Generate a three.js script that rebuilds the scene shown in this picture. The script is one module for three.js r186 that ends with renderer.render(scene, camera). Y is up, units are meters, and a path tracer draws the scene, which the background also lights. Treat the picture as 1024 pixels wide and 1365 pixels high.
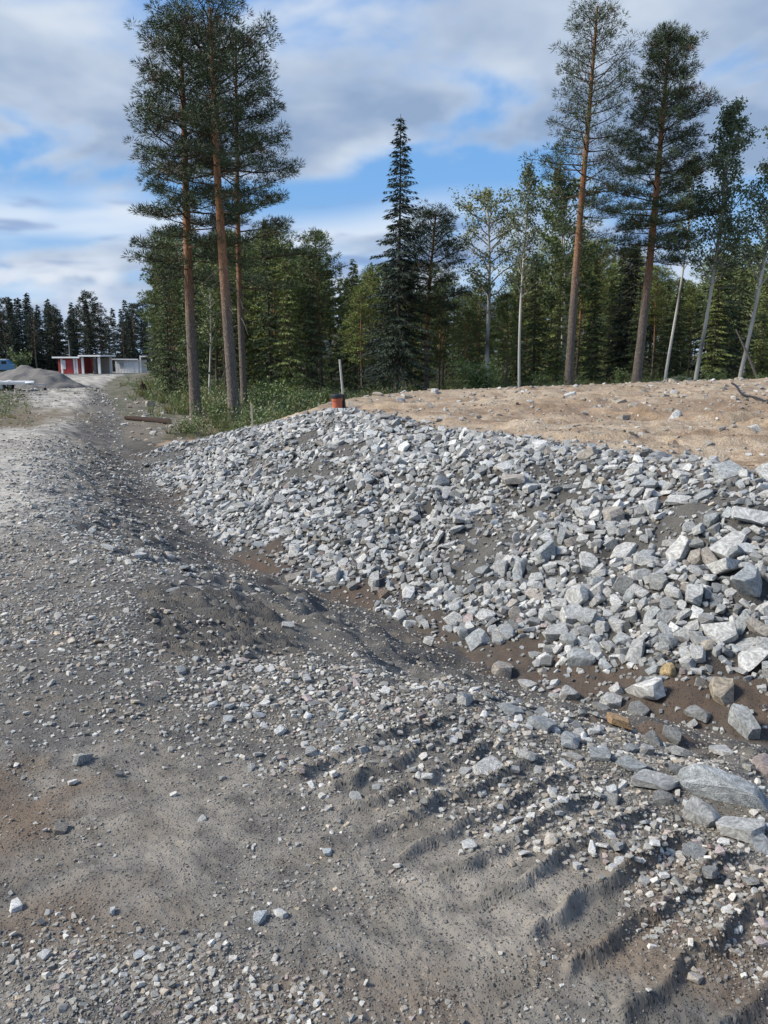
import * as THREE from 'three';
import { ConvexGeometry } from 'three/addons/geometries/ConvexGeometry.js';
import { RoundedBoxGeometry } from 'three/addons/geometries/RoundedBoxGeometry.js';
import { mergeGeometries, toCreasedNormals } from 'three/addons/utils/BufferGeometryUtils.js';
import { createNoise2D, createNoise3D } from 'simplex-noise';

// ------------------------------------------------------------------ seeded tools
function rngOf(seed) {
  let a = seed >>> 0;
  return () => { a = (a + 0x6d2b79f5) | 0; let t = Math.imul(a ^ (a >>> 15), 1 | a); t = (t + Math.imul(t ^ (t >>> 7), 61 | t)) ^ t; return ((t ^ (t >>> 14)) >>> 0) / 4294967296; };
}
const noise2 = createNoise2D(rngOf(11)), noise3 = createNoise3D(rngOf(12));
const clamp = (x, a = 0, b = 1) => Math.min(b, Math.max(a, x));
const lerp = (a, b, t) => a + (b - a) * t;
const smooth = (a, b, x) => { const t = clamp((x - a) / (b - a)); return t * t * (3 - 2 * t); };
function fbm(x, y, octaves = 4, gain = 0.5) { let s = 0, a = 1, f = 1, n = 0; for (let i = 0; i < octaves; i++) { s += a * noise2(x * f + i * 17.3, y * f - i * 9.1); n += a; a *= gain; f *= 2.03; } return s / n; }
function fbm3(x, y, z, octaves = 4) { let s = 0, a = 1, f = 1, n = 0; for (let i = 0; i < octaves; i++) { s += a * noise3(x * f, y * f, z * f + i * 7.7); n += a; a *= 0.5; f *= 2.05; } return s / n; }

// ------------------------------------------------------------------ camera, sky, sun, exposure
const scene = new THREE.Scene();
const EYE = 1.6, PITCH = 11.5 * Math.PI / 180, FOCAL = 1031;          // focal length in pixels of a 1024 x 1365 frame
const camera = new THREE.PerspectiveCamera(2 * Math.atan(682.5 / FOCAL) * 180 / Math.PI, 768 / 1024, 0.05, 3000);
camera.position.set(0, EYE, 0);
camera.rotation.set(-PITCH, 0, 0);
scene.add(camera);

const renderer = new THREE.WebGLRenderer({ antialias: true });
renderer.setSize(768, 1024);
renderer.toneMapping = THREE.LinearToneMapping;
renderer.toneMappingExposure = 1.66;
renderer.shadowMap.enabled = true;

const SKY_W = 2560, SKY_H = 1280;
function skyColor(dx, dy, dz, out) {
  const el = Math.asin(dy) * 180 / Math.PI;
  // clear air: pale near the horizon, deep blue higher up
  const k1 = smooth(0, 13, el), k2 = smooth(10, 34, el);
  let r = lerp(lerp(0.52, 0.25, k1), 0.11, k2), g = lerp(lerp(0.70, 0.50, k1), 0.32, k2), b = lerp(lerp(0.88, 0.85, k1), 0.78, k2);
  const q = 1 / (dy + 0.16), px = dx * q, pz = dz * q;
  const wob = fbm(px * 0.35 + 3, pz * 0.35, 2);
  const e = el + 2.6 * fbm(dx * 2.1 + 5, dz * 2.1, 2) - 0.6;
  // the grey deck, its gaps and the clearer strip below it
  let n = fbm(px * 0.85 + 0.7 * wob, pz * 0.85 - 4.2, 7, 0.56);
  const bias = 0.66 * smooth(9.5, 13.5, e) - 0.46 * smooth(18, 23, e) - 0.12 - 0.16 * smooth(6.5, 9, e) * (1 - smooth(10, 13, e)) + 0.18 * (1 - smooth(5, 9, e));
  let c = smooth(-0.2, 0.4, n + bias);
  const thick = smooth(0.0, 0.62, n + bias + 0.12 * fbm(px * 2.6, pz * 2.6, 3));
  const lightness = clamp(0.5 + 0.75 * fbm(px * 1.1 + 9, pz * 1.1 + 2, 5, 0.55) - 0.5 * thick * smooth(23, 13, e) + 0.2 * smooth(16, 22, e) + 0.03);
  let cr = lerp(0.36, 0.82, lightness), cg = lerp(0.46, 0.85, lightness), cb = lerp(0.62, 0.89, lightness);
  r = lerp(r, cr, c); g = lerp(g, cg, c); b = lerp(b, cb, c);
  // thin white veil low down
  const veil = smooth(1, 4, e) * (1 - smooth(7.5, 10, e)) * smooth(-0.35, 0.35, fbm(px * 0.5 - 6, pz * 0.9 + 1, 4));
  r = lerp(r, 0.96, 0.75 * veil); g = lerp(g, 0.98, 0.75 * veil); b = lerp(b, 1.0, 0.75 * veil);
  // low heaped clouds and long grey-blue bars above the trees
  const az = Math.atan2(dx, -dz) * 180 / Math.PI;
  const h = fbm3(dx * 9, el * 0.28, dz * 9, 5), top = 3.6 + 2.6 * fbm(dx * 5 + 2, dz * 5, 3);
  const heap = smooth(-0.05, 0.25, h + 0.5 * smooth(2.5, -2.5, el - top)) * smooth(7.2, 5.2, el) * smooth(-0.15, 0.25, fbm(dx * 3.2 + 12, dz * 3.2, 2) + 0.1);
  const lit = clamp(0.35 + 0.35 * smooth(-2.2, 1.4, el - top) + 0.7 * h);
  r = lerp(r, lerp(0.42, 0.93, lit), 0.9 * heap); g = lerp(g, lerp(0.53, 0.93, lit), 0.9 * heap); b = lerp(b, lerp(0.73, 0.94, lit), 0.9 * heap);
  const bar = smooth(0.12, 0.5, fbm3(dx * 4.2, el * 0.55 + 4, dz * 4.2, 4) + 0.05) * smooth(4.5, 6, el) * smooth(11, 9, el);
  r = lerp(r, 0.27, 0.75 * bar); g = lerp(g, 0.38, 0.75 * bar); b = lerp(b, 0.62, 0.75 * bar);
  out[0] = r * 0.50; out[1] = g * 0.54; out[2] = b * 0.59;
}
{
  const data = new Float32Array(SKY_W * SKY_H * 4), c = [0, 0, 0];
  for (let j = 0; j < SKY_H; j++) {
    const el = ((j + 0.5) / SKY_H - 0.5) * Math.PI, y = Math.sin(Math.max(el, 0.0005)), cl = Math.cos(Math.max(el, 0));
    if (el < -0.02) { for (let i = 0; i < SKY_W; i++) { const o = (j * SKY_W + i) * 4; data[o] = 0.12; data[o + 1] = 0.12; data[o + 2] = 0.11; data[o + 3] = 1; } continue; }
    const step = el > 1.0 ? 8 : el > 0.6 ? 4 : 1;      // coarser towards the zenith
    for (let i = 0; i < SKY_W; i += step) {
      const a = ((i + 0.5) / SKY_W - 0.5) * 2 * Math.PI;
      skyColor(Math.cos(a) * cl, y, Math.sin(a) * cl, c);
      for (let s = 0; s < step; s++) { const o = (j * SKY_W + i + s) * 4; data[o] = c[0]; data[o + 1] = c[1]; data[o + 2] = c[2]; data[o + 3] = 1; }
    }
  }
  const sky = new THREE.DataTexture(data, SKY_W, SKY_H, THREE.RGBAFormat, THREE.FloatType);
  sky.mapping = THREE.EquirectangularReflectionMapping; sky.magFilter = THREE.LinearFilter; sky.minFilter = THREE.LinearFilter; sky.needsUpdate = true;
  scene.background = sky; scene.environment = sky;
}
const sun = new THREE.DirectionalLight(new THREE.Color(1.0, 0.93, 0.83), 3.7);
sun.name = 'sun';
sun.position.set(-61, 51, -10); sun.target.position.set(0, 0, -14);
sun.castShadow = true; sun.shadow.radius = 32; sun.shadow.mapSize.set(4096, 4096);
Object.assign(sun.shadow.camera, { left: -70, right: 70, top: 70, bottom: -70, near: 1, far: 260 });
scene.add(sun, sun.target);

// ------------------------------------------------------------------ the lie of the land (x to the side, d ahead of the camera, both in metres)
// the ditch: x, d, bottom height, width of the bank on the road's side
const DITCH = [[-40, 130, -1.0, 1], [-31.5, 92, -0.95, 1], [-20.5, 57, -0.75, 1], [-12.2, 35, -0.52, 1.3], [-8.4, 25, -0.55, 1.5], [-6.4, 19, -0.62, 1.6], [-4.15, 13.76, -0.68, 1.7], [-2.76, 10.62, -0.70, 1.75],
  [-1.55, 8.46, -0.76, 1.8], [-0.23, 7.12, -0.76, 1.8], [0.54, 6.04, -0.76, 1.75], [1.1, 5.1, -0.76, 1.65], [1.85, 4.55, -0.70, 1.6], [2.4, 4.2, -0.70, 1.6], [3.4, 3.2, -0.75, 1.6], [5, 1.2, -0.75, 1.6], [8, -3, -0.75, 1.6], [20, -14, -0.75, 1.6], [90, -60, -0.7, 1.6]];
// the crest of the stone bank
const CREST = [[-36, 131, -0.85], [-28.5, 92, -0.75], [-17.8, 57, -0.6], [-9.9, 35.5, -0.55], [-6.6, 25, -0.56], [-5.55, 18.7, -0.58], [-4.5, 18.6, -0.45], [-2.89, 17.1, 0.0], [-1.02, 14.5, 0.58], [0.09, 11.9, 0.6], [1.28, 10.3, 0.55], [2.01, 9.06, 0.52], [2.89, 8.26, 0.5], [3.3, 7.5, 0.5], [3.6, 7.0, 0.5], [5, 5.6, 0.52], [8, 2.4, 0.55], [13, -3, 0.55], [24, -12, 0.55], [92, -56, 0.55]];
// the far rim of the levelled plot
const RIM = [[-5.4, 18.9, -0.57], [-4.4, 18.9, -0.44], [-2.9, 17.5, 0.02], [-1.3, 15.3, 0.6], [-0.51, 16.7, 0.7], [0.83, 18.1, 0.78], [3.4, 19.0, 0.83], [6.48, 20.2, 0.88], [11.3, 23.3, 0.9], [20, 26, 0.9], [45, 28, 0.9], [120, 20, 0.9]];
const CREST_FROM = CREST.findIndex((p) => p[0] === -5.55);
const plotPolygon = [...CREST.slice(CREST_FROM), ...[...RIM].reverse()];
const uplandPolygon = [...CREST, [300, -200], [300, 300], [-36, 300]];
const pastDitchPolygon = [...DITCH, [300, -200], [300, 300], [-40, 300]];
function inside(poly, x, d) {
  let hit = false;
  for (let i = 0, j = poly.length - 1; i < poly.length; j = i++) {
    const a = poly[i], b = poly[j];
    if ((a[1] > d) !== (b[1] > d) && x < (b[0] - a[0]) * (d - a[1]) / (b[1] - a[1]) + a[0]) hit = !hit;
  }
  return hit;
}
const near = [0, 0, 0];
function nearest(line, x, d) {          // distance to a line, with the line's own height (and width) at the nearest point
  let best = 1e9, h = 0, w = 0;
  for (let i = 0; i + 1 < line.length; i++) {
    const a = line[i], b = line[i + 1], ux = b[0] - a[0], ud = b[1] - a[1];
    const t = clamp(((x - a[0]) * ux + (d - a[1]) * ud) / (ux * ux + ud * ud));
    const ex = x - a[0] - t * ux, ed = d - a[1] - t * ud, q = ex * ex + ed * ed;
    if (q < best) { best = q; h = lerp(a[2], b[2], t); if (a.length > 3) w = lerp(a[3], b[3], t); }
  }
  near[0] = Math.sqrt(best); near[1] = h; near[2] = w;
  return near;
}
const roadLevel = (d) => -0.009 * clamp(d, 0, 110);
const floorLevel = (x, d) => lerp(-0.62, 0.25, smooth(-4, 8, x - 0.15 * d + 4)) - 0.003 * clamp(d - 40, 0, 30) + 0.06 * clamp(d - 60, 0, 160) * smooth(-30, -8, x + 0.3 * (d - 90)) + 0.12 * noise2(x * 0.12, d * 0.12);
// zones: 0 road side, 1 bank between ditch and crest, 2 levelled plot, 3 wood floor
const TREAD_A = { c: 0.8, s: 0.6, q0: 1.36, q1: 2.3, n0: -2.7, n1: -0.4, step: 0.17, depth: 0.036 };
const TREAD_B = { c: 0.95, s: 0.31, q0: -0.05, q1: 0.95, n0: -5.8, n1: -3.95, step: 0.15, depth: 0.05 };
function tread(T, x, d) {
  const q = T.c * x + T.s * d + 0.05 * noise2(x * 3, d * 3), n = T.s * x - T.c * d;
  const m = smooth(T.q0, T.q0 + 0.14, q) * smooth(T.q1, T.q1 - 0.14, q) * smooth(T.n0, T.n0 + 0.3, n) * smooth(T.n1, T.n1 - 0.3, n);
  if (m <= 0) return 0;
  const ph = ((n + 0.025 * noise2(q * 4, n * 2)) / T.step), f = ph - Math.floor(ph);
  const strength = clamp(0.9 + 0.35 * noise2(Math.floor(ph) * 3.7, q * 2.2), 0.4, 1);
  return m * T.depth * strength * (Math.exp(-((f - 0.5) ** 2) / 0.012) * 1.3 - 0.26);
}
const land = { h: 0, zone: 0, side: 0, up: 0 };
function survey(x, d, fine = true) {
  const past = inside(pastDitchPolygon, x, d);
  nearest(DITCH, x, d);
  const s = near[0], bottom = near[1], bank = near[2];
  let h, zone;
  land.side = past ? s : -s; land.up = 0;
  if (!past) {
    zone = 0;
    const u = clamp(s / (bank * 1.15));
    const road = roadLevel(d);
    h = lerp(bottom, road, u < 1 ? lerp(Math.pow(u, 0.85), smooth(0, 1, u), 0.45) : 1);
    h += (u < 1 ? 1 : 0) * 0.07 * u * (1 - u) * 4 * fbm(x * 2.6, d * 2.6, 3);
    h += 0.05 * noise2(x * 0.35, d * 0.35) * smooth(0, 3, s) + 0.012 * noise2(x * 2.1 + 5, d * 2.1);
    const bankLump = 4 * u * (1 - u);
    h += bankLump * 0.05 * noise2(x * 1.7, d * 1.7 + 8);
    if (fine) h += 0.007 * fbm(x * 7, d * 7, 4) + 0.006 * noise2(x * 34, d * 34) * (0.6 + 0.6 * noise2(x * 5, d * 5)) + tread(TREAD_A, x, d) + tread(TREAD_B, x, d);
    if (u < 1) land.up = u;
  } else if (!inside(uplandPolygon, x, d)) {
    zone = 1;
    nearest(CREST, x, d);
    const c = near[0], top = near[1], u = s / (s + c + 1e-6);
    land.up = u;
    h = lerp(bottom, top, lerp(u, smooth(0, 1, u), 0.35));
    const m = smooth(30, 16, d);
    h += m * 4 * u * (1 - u) * (0.09 * noise2(x * 0.8 + 3, d * 0.8) + 0.05 * noise2(x * 2.2, d * 2.2));
    if (fine) h += m * 0.02 * fbm(x * 6, d * 6, 3);
  } else {
    nearest(CREST, x, d);
    const c = near[0], top = near[1];
    const inPlot = inside(plotPolygon, x, d);
    nearest(RIM, x, d);
    const b = near[0], rim = near[1];
    const rut = 0.07 * noise2(x * 0.35 + 20, d * 1.2) + 0.05 * noise2(x * 0.9, d * 2.6 + 7) + (fine ? 0.035 * fbm(x * 3.1, d * 4.2, 4) : 0);
    if (inPlot) { zone = 2; h = lerp(top, rim, c / (c + b + 1e-6)) + rut * smooth(0, 0.8, Math.min(b, c)); }
    else if (d > 10 && x > -5.6) {
      zone = b < 1.0 ? 2 : 3;
      h = lerp(rim, Math.min(rim, floorLevel(x, d)), smooth(0, 2.6, b));
      if (zone === 3) h += 0.05 * noise2(x * 1.3, d * 1.3) * smooth(0.8, 2, b);
    } else { zone = 3; h = lerp(top, floorLevel(x, d), smooth(0, 3, c)) + 0.05 * noise2(x * 1.3, d * 1.3) * smooth(0.3, 2, c); }
  }
  land.h = h; land.zone = zone;
  return land;
}
const heightAt = (x, d) => survey(x, d).h;
function normalAt(x, d, e = 0.06, out = new THREE.Vector3()) {
  const hx = survey(x + e, d, false).h - survey(x - e, d, false).h, hd = survey(x, d + e, false).h - survey(x, d - e, false).h;
  return out.set(-hx, 2 * e, hd).normalize();
}
function spotOf(u, v) {                 // where the line of sight through a point of the photograph meets the land
  const a = (u - 512) / FOCAL, b = (682.5 - v) / FOCAL, dy = -Math.sin(PITCH) + b * Math.cos(PITCH), fw = Math.cos(PITCH) + b * Math.sin(PITCH);
  let t = 1.2;
  for (let i = 0; i < 4000; i++) { const x = a * t, d = fw * t, y = EYE + dy * t; if (survey(x, d, false).h >= y) return { x, d, t }; t *= 1.003; if (t > 300) break; }
  return { x: a * t, d: fw * t, t };
}
const sideAt = (u, d) => (u - 512) / FOCAL * 0.98 * d;                        // x of a thing seen at column u and d metres ahead
const heightSeen = (v, d) => { const b = (682.5 - v) / FOCAL; return EYE + d * (-Math.sin(PITCH) + b * Math.cos(PITCH)) / (Math.cos(PITCH) + b * Math.sin(PITCH)); };

// ------------------------------------------------------------------ surfaces
function canvasMap(size, draw, srgb = true, repeat = 1) {
  const c = document.createElement('canvas'); c.width = c.height = size;
  draw(c.getContext('2d'), size);
  const t = new THREE.CanvasTexture(c);
  t.wrapS = t.wrapT = THREE.RepeatWrapping; t.repeat.set(repeat, repeat);
  if (srgb) t.colorSpace = THREE.SRGBColorSpace;
  return t;
}
function grains(seed, count, low, high, lights) {      // packed grit: every grain its own tone; returns colour and relief drawings
  const draw = (relief) => (g, n) => {
    const r = rngOf(seed);
    g.fillStyle = relief ? '#3a3a3a' : `rgb(${lights[1] * 0.86},${lights[1] * 0.85},${lights[1] * 0.83})`; g.fillRect(0, 0, n, n);
    for (let i = 0; i < count; i++) {
      const s = low + (high - low) * Math.pow(r(), 5), x = r() * n, y = r() * n, a0 = r() * 6.3, k = 4 + Math.floor(r() * 4), tone = lights[1] - (lights[1] - lights[0]) * Math.pow(r(), 1.6), warm = (r() - 0.5) * 16, up = 70 + 160 * r();
      const rad = Array.from({ length: k }, () => 0.6 + 0.5 * r()), flat = 0.55 + 0.45 * r();
      g.fillStyle = relief ? `rgb(${up},${up},${up})` : `rgb(${tone + warm},${tone},${tone - warm})`;
      for (const ox of x < high ? [0, n] : x > n - high ? [0, -n] : [0]) for (const oy of y < high ? [0, n] : y > n - high ? [0, -n] : [0]) {
        g.beginPath();
        for (let j = 0; j < k; j++) { const a = a0 + j / k * 6.283, px = x + ox + Math.cos(a) * s * rad[j], py = y + oy + Math.sin(a) * s * rad[j] * flat; j ? g.lineTo(px, py) : g.moveTo(px, py); }
        g.fill();
      }
    }
  };
  return draw;
}
const gritDraw = grains(5, 210000, 0.9, 4.4, [88, 242]);
const gritColor = canvasMap(2048, gritDraw(false)), gritRelief = canvasMap(2048, gritDraw(true), false);
const soilDraw = grains(8, 60000, 1.0, 9, [165, 235]);
const soilColor = canvasMap(1024, soilDraw(false)), soilRelief = canvasMap(1024, soilDraw(true), false);
const graniteDraw = (relief) => (g, n) => {
  const r = rngOf(21), img = g.createImageData(n, n);
  for (let j = 0; j < n; j++) for (let i = 0; i < n; i++) {
    const cx = Math.cos(i / n * 6.2832), sx = Math.sin(i / n * 6.2832), cy = Math.cos(j / n * 6.2832), sy = Math.sin(j / n * 6.2832);
    const big = fbm3(cx * 1.1 + sy * 0.7, sx * 1.1 + cy * 0.9, cy * 1.0 - sx * 0.3, 4), fine = fbm3(cx * 9 + sy * 7, sx * 9 + 5, cy * 9 + sy * 3, 3), speck = r();
    let v = relief ? 128 + 70 * big + 75 * fine : 200 + 60 * big + 34 * fine - (speck > 0.93 ? 62 : speck > 0.85 ? 26 : 0) + (speck < 0.06 ? 24 : 0);
    const o = (j * n + i) * 4; v = clamp(v, 0, 255);
    img.data[o] = v; img.data[o + 1] = v; img.data[o + 2] = clamp(v + (relief ? 0 : 2)); img.data[o + 2] = v; img.data[o + 3] = 255;
  }
  g.putImageData(img, 0, 0);
};
const graniteColor = canvasMap(512, graniteDraw(false)), graniteRelief = canvasMap(512, graniteDraw(true), false);
const barkDraw = (relief) => (g, n) => {
  const img = g.createImageData(n, n);
  for (let j = 0; j < n; j++) for (let i = 0; i < n; i++) {
    const c = Math.cos(i / n * 6.2832), s = Math.sin(i / n * 6.2832), y = j / n;
    const cyy = Math.cos(y * 6.2832), syy = Math.sin(y * 6.2832);
    const ridge = Math.abs(fbm3(c * 3.2 + cyy * 0.8, s * 3.2 + syy * 0.8, cyy * 1.3 - syy, 4)), v = clamp(relief ? 255 * clamp(ridge * 2.4) : 130 + 240 * ridge + 30 * fbm3(c * 8, s * 8, cyy * 6 + syy * 3, 2), 0, 255);
    const o = (j * n + i) * 4; img.data[o] = img.data[o + 1] = img.data[o + 2] = v; img.data[o + 3] = 255;
  }
  g.putImageData(img, 0, 0);
};
const barkColor = canvasMap(256, barkDraw(false)), barkRelief = canvasMap(256, barkDraw(true), false);

const gravelMaterial = new THREE.MeshStandardMaterial({ vertexColors: true, map: gritColor, bumpMap: gritRelief, bumpScale: 0.008, roughness: 0.95 });
const soilMaterial = new THREE.MeshStandardMaterial({ vertexColors: true, map: soilColor, bumpMap: soilRelief, bumpScale: 0.012, roughness: 1 });
const barkMaterial = new THREE.MeshStandardMaterial({ vertexColors: true, map: barkColor, bumpMap: barkRelief, bumpScale: 0.02, roughness: 0.95 });
const birchBarkMaterial = new THREE.MeshStandardMaterial({ vertexColors: true, roughness: 0.85 });
const needleMaterial = new THREE.MeshStandardMaterial({ vertexColors: true, roughness: 0.75, side: THREE.DoubleSide });
const leafMaterial = new THREE.MeshPhysicalMaterial({ vertexColors: true, roughness: 0.7, transmission: 0.4, thickness: 0, side: THREE.DoubleSide });
const plain = (r, g, b, roughness = 0.8, more = {}) => new THREE.MeshStandardMaterial({ color: new THREE.Color().setRGB(r, g, b), roughness, ...more });

// ------------------------------------------------------------------ naming
const used = new Map();
function numbered(name) { const n = used.get(name) ?? 0; used.set(name, n + 1); return n ? `${name}_${String(n).padStart(3, '0')}` : name; }
function tag(o, label, category, group, kind) {
  o.userData = { label, category };
  if (group) o.userData.group = group;
  if (kind) o.userData.kind = kind;
  return o;
}
function shadows(o) { o.traverse((c) => { if (c.isMesh) { c.castShadow = true; c.receiveShadow = true; } }); return o; }
function mesh(name, geometry, material, parent) { const m = new THREE.Mesh(geometry, material); m.name = name; m.castShadow = m.receiveShadow = true; if (parent) parent.add(m); return m; }
function thing(name, label, category, position = [0, 0, 0], turn = 0, group) {
  const o = new THREE.Group(); o.name = numbered(name); o.position.set(...position); o.rotation.y = turn; scene.add(o);
  return tag(o, label, category, group);
}

// ------------------------------------------------------------------ ground: one continuous sheet, cut into road, bank, plot and wood floor
// patches of matter on the ground: column, row of the photograph, reach across and along in metres
function blob(x, d, p) { const ex = (x - p.x) / p.rx, ed = (d - p.d) / p.rd, q = ex * ex + ed * ed; return q > 4 ? 0 : smooth(1.6, 0.25, Math.sqrt(q) + 0.55 * noise2(x * 2.3 + p.x, d * 2.3) + 0.25 * noise2(x * 8, d * 8)); }
const patch = (u, v, rx, rd, amount = 1) => { const s = spotOf(u, v); return { x: s.x, d: s.d, rx, rd, amount }; };
const SAND = [patch(170, 1080, 0.77, 0.49, 0.75), patch(250, 1160, 0.56, 0.42, 0.55), patch(640, 1180, 0.45, 0.39, 0.9), patch(740, 1150, 0.35, 0.28, 0.7), patch(600, 1240, 0.42, 0.28, 0.7), patch(480, 1055, 0.42, 0.35, 0.7), patch(700, 1300, 0.35, 0.21, 0.7), patch(560, 1330, 0.56, 0.21, 0.5), patch(330, 1240, 0.56, 0.28, 0.4), patch(60, 590, 1.0, 2.5, 0.8), patch(20, 750, 0.9, 1.0, 0.4), patch(90, 545, 1.2, 5, 0.4)];
const BROWN = [patch(10, 1085, 0.29, 0.26, 0.9), patch(40, 1220, 0.26, 0.16, 0.6), patch(130, 1240, 0.26, 0.13, 0.4), patch(900, 1270, 0.26, 0.16, 0.7), patch(870, 1150, 0.26, 0.20, 0.5), patch(980, 1200, 0.26, 0.26, 0.5), patch(400, 1340, 0.39, 0.16, 0.5)];
const SOIL = [patch(335, 757, 0.45, 0.5), patch(440, 795, 0.6, 0.35), patch(560, 850, 0.3, 0.4), patch(670, 885, 0.45, 0.3), patch(780, 905, 0.4, 0.3), patch(920, 945, 0.4, 0.35), patch(1010, 950, 0.5, 0.35), patch(850, 975, 0.4, 0.25), patch(880, 640, 0.7, 0.45, 0.6), patch(230, 665, 0.6, 0.8, 0.7), patch(180, 610, 0.5, 1.2, 0.6), patch(520, 770, 0.3, 0.25, 0.5)];
const FINES = [patch(225, 608, 1.0, 1.2), patch(420, 630, 0.5, 0.6), patch(380, 600, 0.7, 0.8, 0.8), patch(600, 570, 0.7, 0.4), patch(690, 700, 0.5, 0.4, 0.8), patch(650, 730, 0.5, 0.4, 0.8), patch(930, 680, 0.6, 0.4, 0.8), patch(780, 620, 0.5, 0.4, 0.6), patch(560, 640, 0.4, 0.5, 0.6), patch(470, 690, 0.3, 0.4, 0.6)];
const matter = (list, x, d) => { let m = 0; for (const p of list) { const b = blob(x, d, p); if (b > 0) m = Math.max(m, b * p.amount); } return m; };
const VERGE = [[-10.3, 20, 0], [-14.6, 29, 0], [-20.5, 41, 0], [-24, 48, 0]];        // weedy strip on the far side of the road
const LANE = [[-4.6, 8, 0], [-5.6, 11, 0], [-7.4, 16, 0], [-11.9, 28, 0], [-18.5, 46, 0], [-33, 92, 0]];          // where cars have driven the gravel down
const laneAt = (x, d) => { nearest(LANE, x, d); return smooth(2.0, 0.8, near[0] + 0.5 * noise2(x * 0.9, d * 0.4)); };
const col = [0, 0, 0];
const toward = (r, g, b, k) => { col[0] = lerp(col[0], r, k); col[1] = lerp(col[1], g, k); col[2] = lerp(col[2], b, k); };
function groundColor(x, d, zone, side, up) {
  const n1 = fbm(x * 0.7, d * 0.7, 4), n2 = fbm(x * 5 + 3, d * 5, 4), n3 = noise2(x * 23, d * 23);
  if (zone === 0) {
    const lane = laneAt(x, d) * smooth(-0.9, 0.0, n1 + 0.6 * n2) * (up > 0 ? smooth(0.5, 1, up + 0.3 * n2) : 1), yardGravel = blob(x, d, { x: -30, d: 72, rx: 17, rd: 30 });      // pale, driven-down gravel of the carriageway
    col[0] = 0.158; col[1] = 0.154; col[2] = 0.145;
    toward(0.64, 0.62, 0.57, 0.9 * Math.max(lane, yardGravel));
    const tone = 1 + 0.22 * n1 + 0.42 * n2 + 0.30 * n3; for (let i = 0; i < 3; i++) col[i] *= tone;
    toward(0.38, 0.352, 0.305, 0.7 * smooth(-0.05, 0.4, fbm(x * 2.2 + 31, d * 2.2, 3) + 0.55 * fbm(x * 8, d * 8 + 9, 3)) * smooth(-3.3, -4.0, side - 0.3 * x));
    const dampShade = up > 0 ? smooth(0, 0.1, up) * smooth(0.65, 0.3, up + 0.2 * n2) : 0;           // damp dust, plus shade of the ditch bank put into the colour
    toward(0.095, 0.093, 0.088, 0.85 * dampShade * smooth(21, 17, d) * clamp(0.8 + 0.5 * n2));
    toward(0.12, 0.115, 0.107, 0.6 * blob(x, d, { x: -1.0, d: 4.6, rx: 0.9, rd: 0.9 }));
    toward(0.46, 0.42, 0.36, 0.85 * matter(SAND, x, d) * clamp(0.8 + 0.9 * n2));
    toward(0.20, 0.135, 0.085, 0.85 * matter(BROWN, x, d));
    toward(0.14, 0.098, 0.068, 0.75 * matter(SOIL, x, d));
    toward(0.27, 0.235, 0.185, 0.45 * smooth(0.1, 0.6, fbm(x * 1.9 + 8, d * 1.9, 3)));
    nearest(VERGE, x, d); toward(0.22, 0.175, 0.115, 0.9 * smooth(1.9, 0.7, near[0] + 0.6 * n1)); toward(0.13, 0.135, 0.06, 0.8 * smooth(1.5, 0.5, near[0] + 0.6 * n2) * smooth(-0.1, 0.3, n1 + 0.5 * n2));
    const yard = smooth(-10.5, -13, x + 0.22 * (d - 19)) * smooth(10, 16, d);
    toward(0.20, 0.155, 0.09, 0.85 * blob(x, d, { x: -10.6, d: 22.5, rx: 1.6, rd: 4 }));
    toward(0.10, 0.11, 0.05, 0.8 * yard * smooth(0.0, 0.35, fbm(x * 0.5, d * 0.25, 3)) * smooth(60, 40, d));
    toward(0.05, 0.065, 0.03, smooth(118, 124, d));
  } else if (zone === 1) {
    col[0] = 0.095; col[1] = 0.092; col[2] = 0.085;
    const tone = 1 + 0.25 * n1 + 0.3 * n2 + 0.12 * n3; for (let i = 0; i < 3; i++) col[i] *= tone;
    toward(0.19, 0.185, 0.172, 0.8 * matter(FINES, x, d));
    toward(0.14, 0.096, 0.066, 0.9 * matter(SOIL, x, d));
    toward(0.12, 0.105, 0.09, 0.35 * smooth(0.3, 0.06, up) * smooth(-0.25, 0.3, fbm(x * 1.6, d * 1.6 + 3, 3)) * smooth(16, 12, d));
    toward(0.24, 0.21, 0.17, smooth(18, 22, d)); toward(0.08, 0.10, 0.04, 0.8 * smooth(22, 26, d) * smooth(-0.3, 0.2, n1));
  } else if (zone === 2) {
    col[0] = 0.43; col[1] = 0.335; col[2] = 0.235;
    const tone = 1 + 0.2 * n1 + 0.3 * n2 + 0.12 * n3; for (let i = 0; i < 3; i++) col[i] *= tone;
    toward(0.54, 0.445, 0.335, 0.75 * smooth(0.0, 0.45, fbm(x * 0.28 + 4, d * 1.1, 4)));
    toward(0.28, 0.19, 0.12, 0.7 * smooth(0.1, 0.5, fbm(x * 0.35 - 7, d * 1.3 + 5, 4)));
    toward(0.28, 0.19, 0.12, 0.7 * blob(x, d, { x: 6, d: 13.5, rx: 4.5, rd: 1.3 }));
    toward(0.25, 0.17, 0.105, 0.75 * smooth(0.25, 0.55, fbm(x * 0.8 + 15, d * 2.2, 4)));
  } else {
    col[0] = 0.075; col[1] = 0.085; col[2] = 0.035;
    toward(0.16, 0.12, 0.075, smooth(0.05, 0.4, n1 + 0.3 * n2));
    toward(0.05, 0.04, 0.025, smooth(0.0, 0.4, -n1));
    toward(0.26, 0.20, 0.14, 0.85 * blob(x, d, { x: -3.6, d: 20.2, rx: 1.9, rd: 1.0 }));
    toward(0.22, 0.18, 0.12, 0.7 * blob(x, d, { x: -6.2, d: 26, rx: 2.2, rd: 2.2 }));
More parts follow.
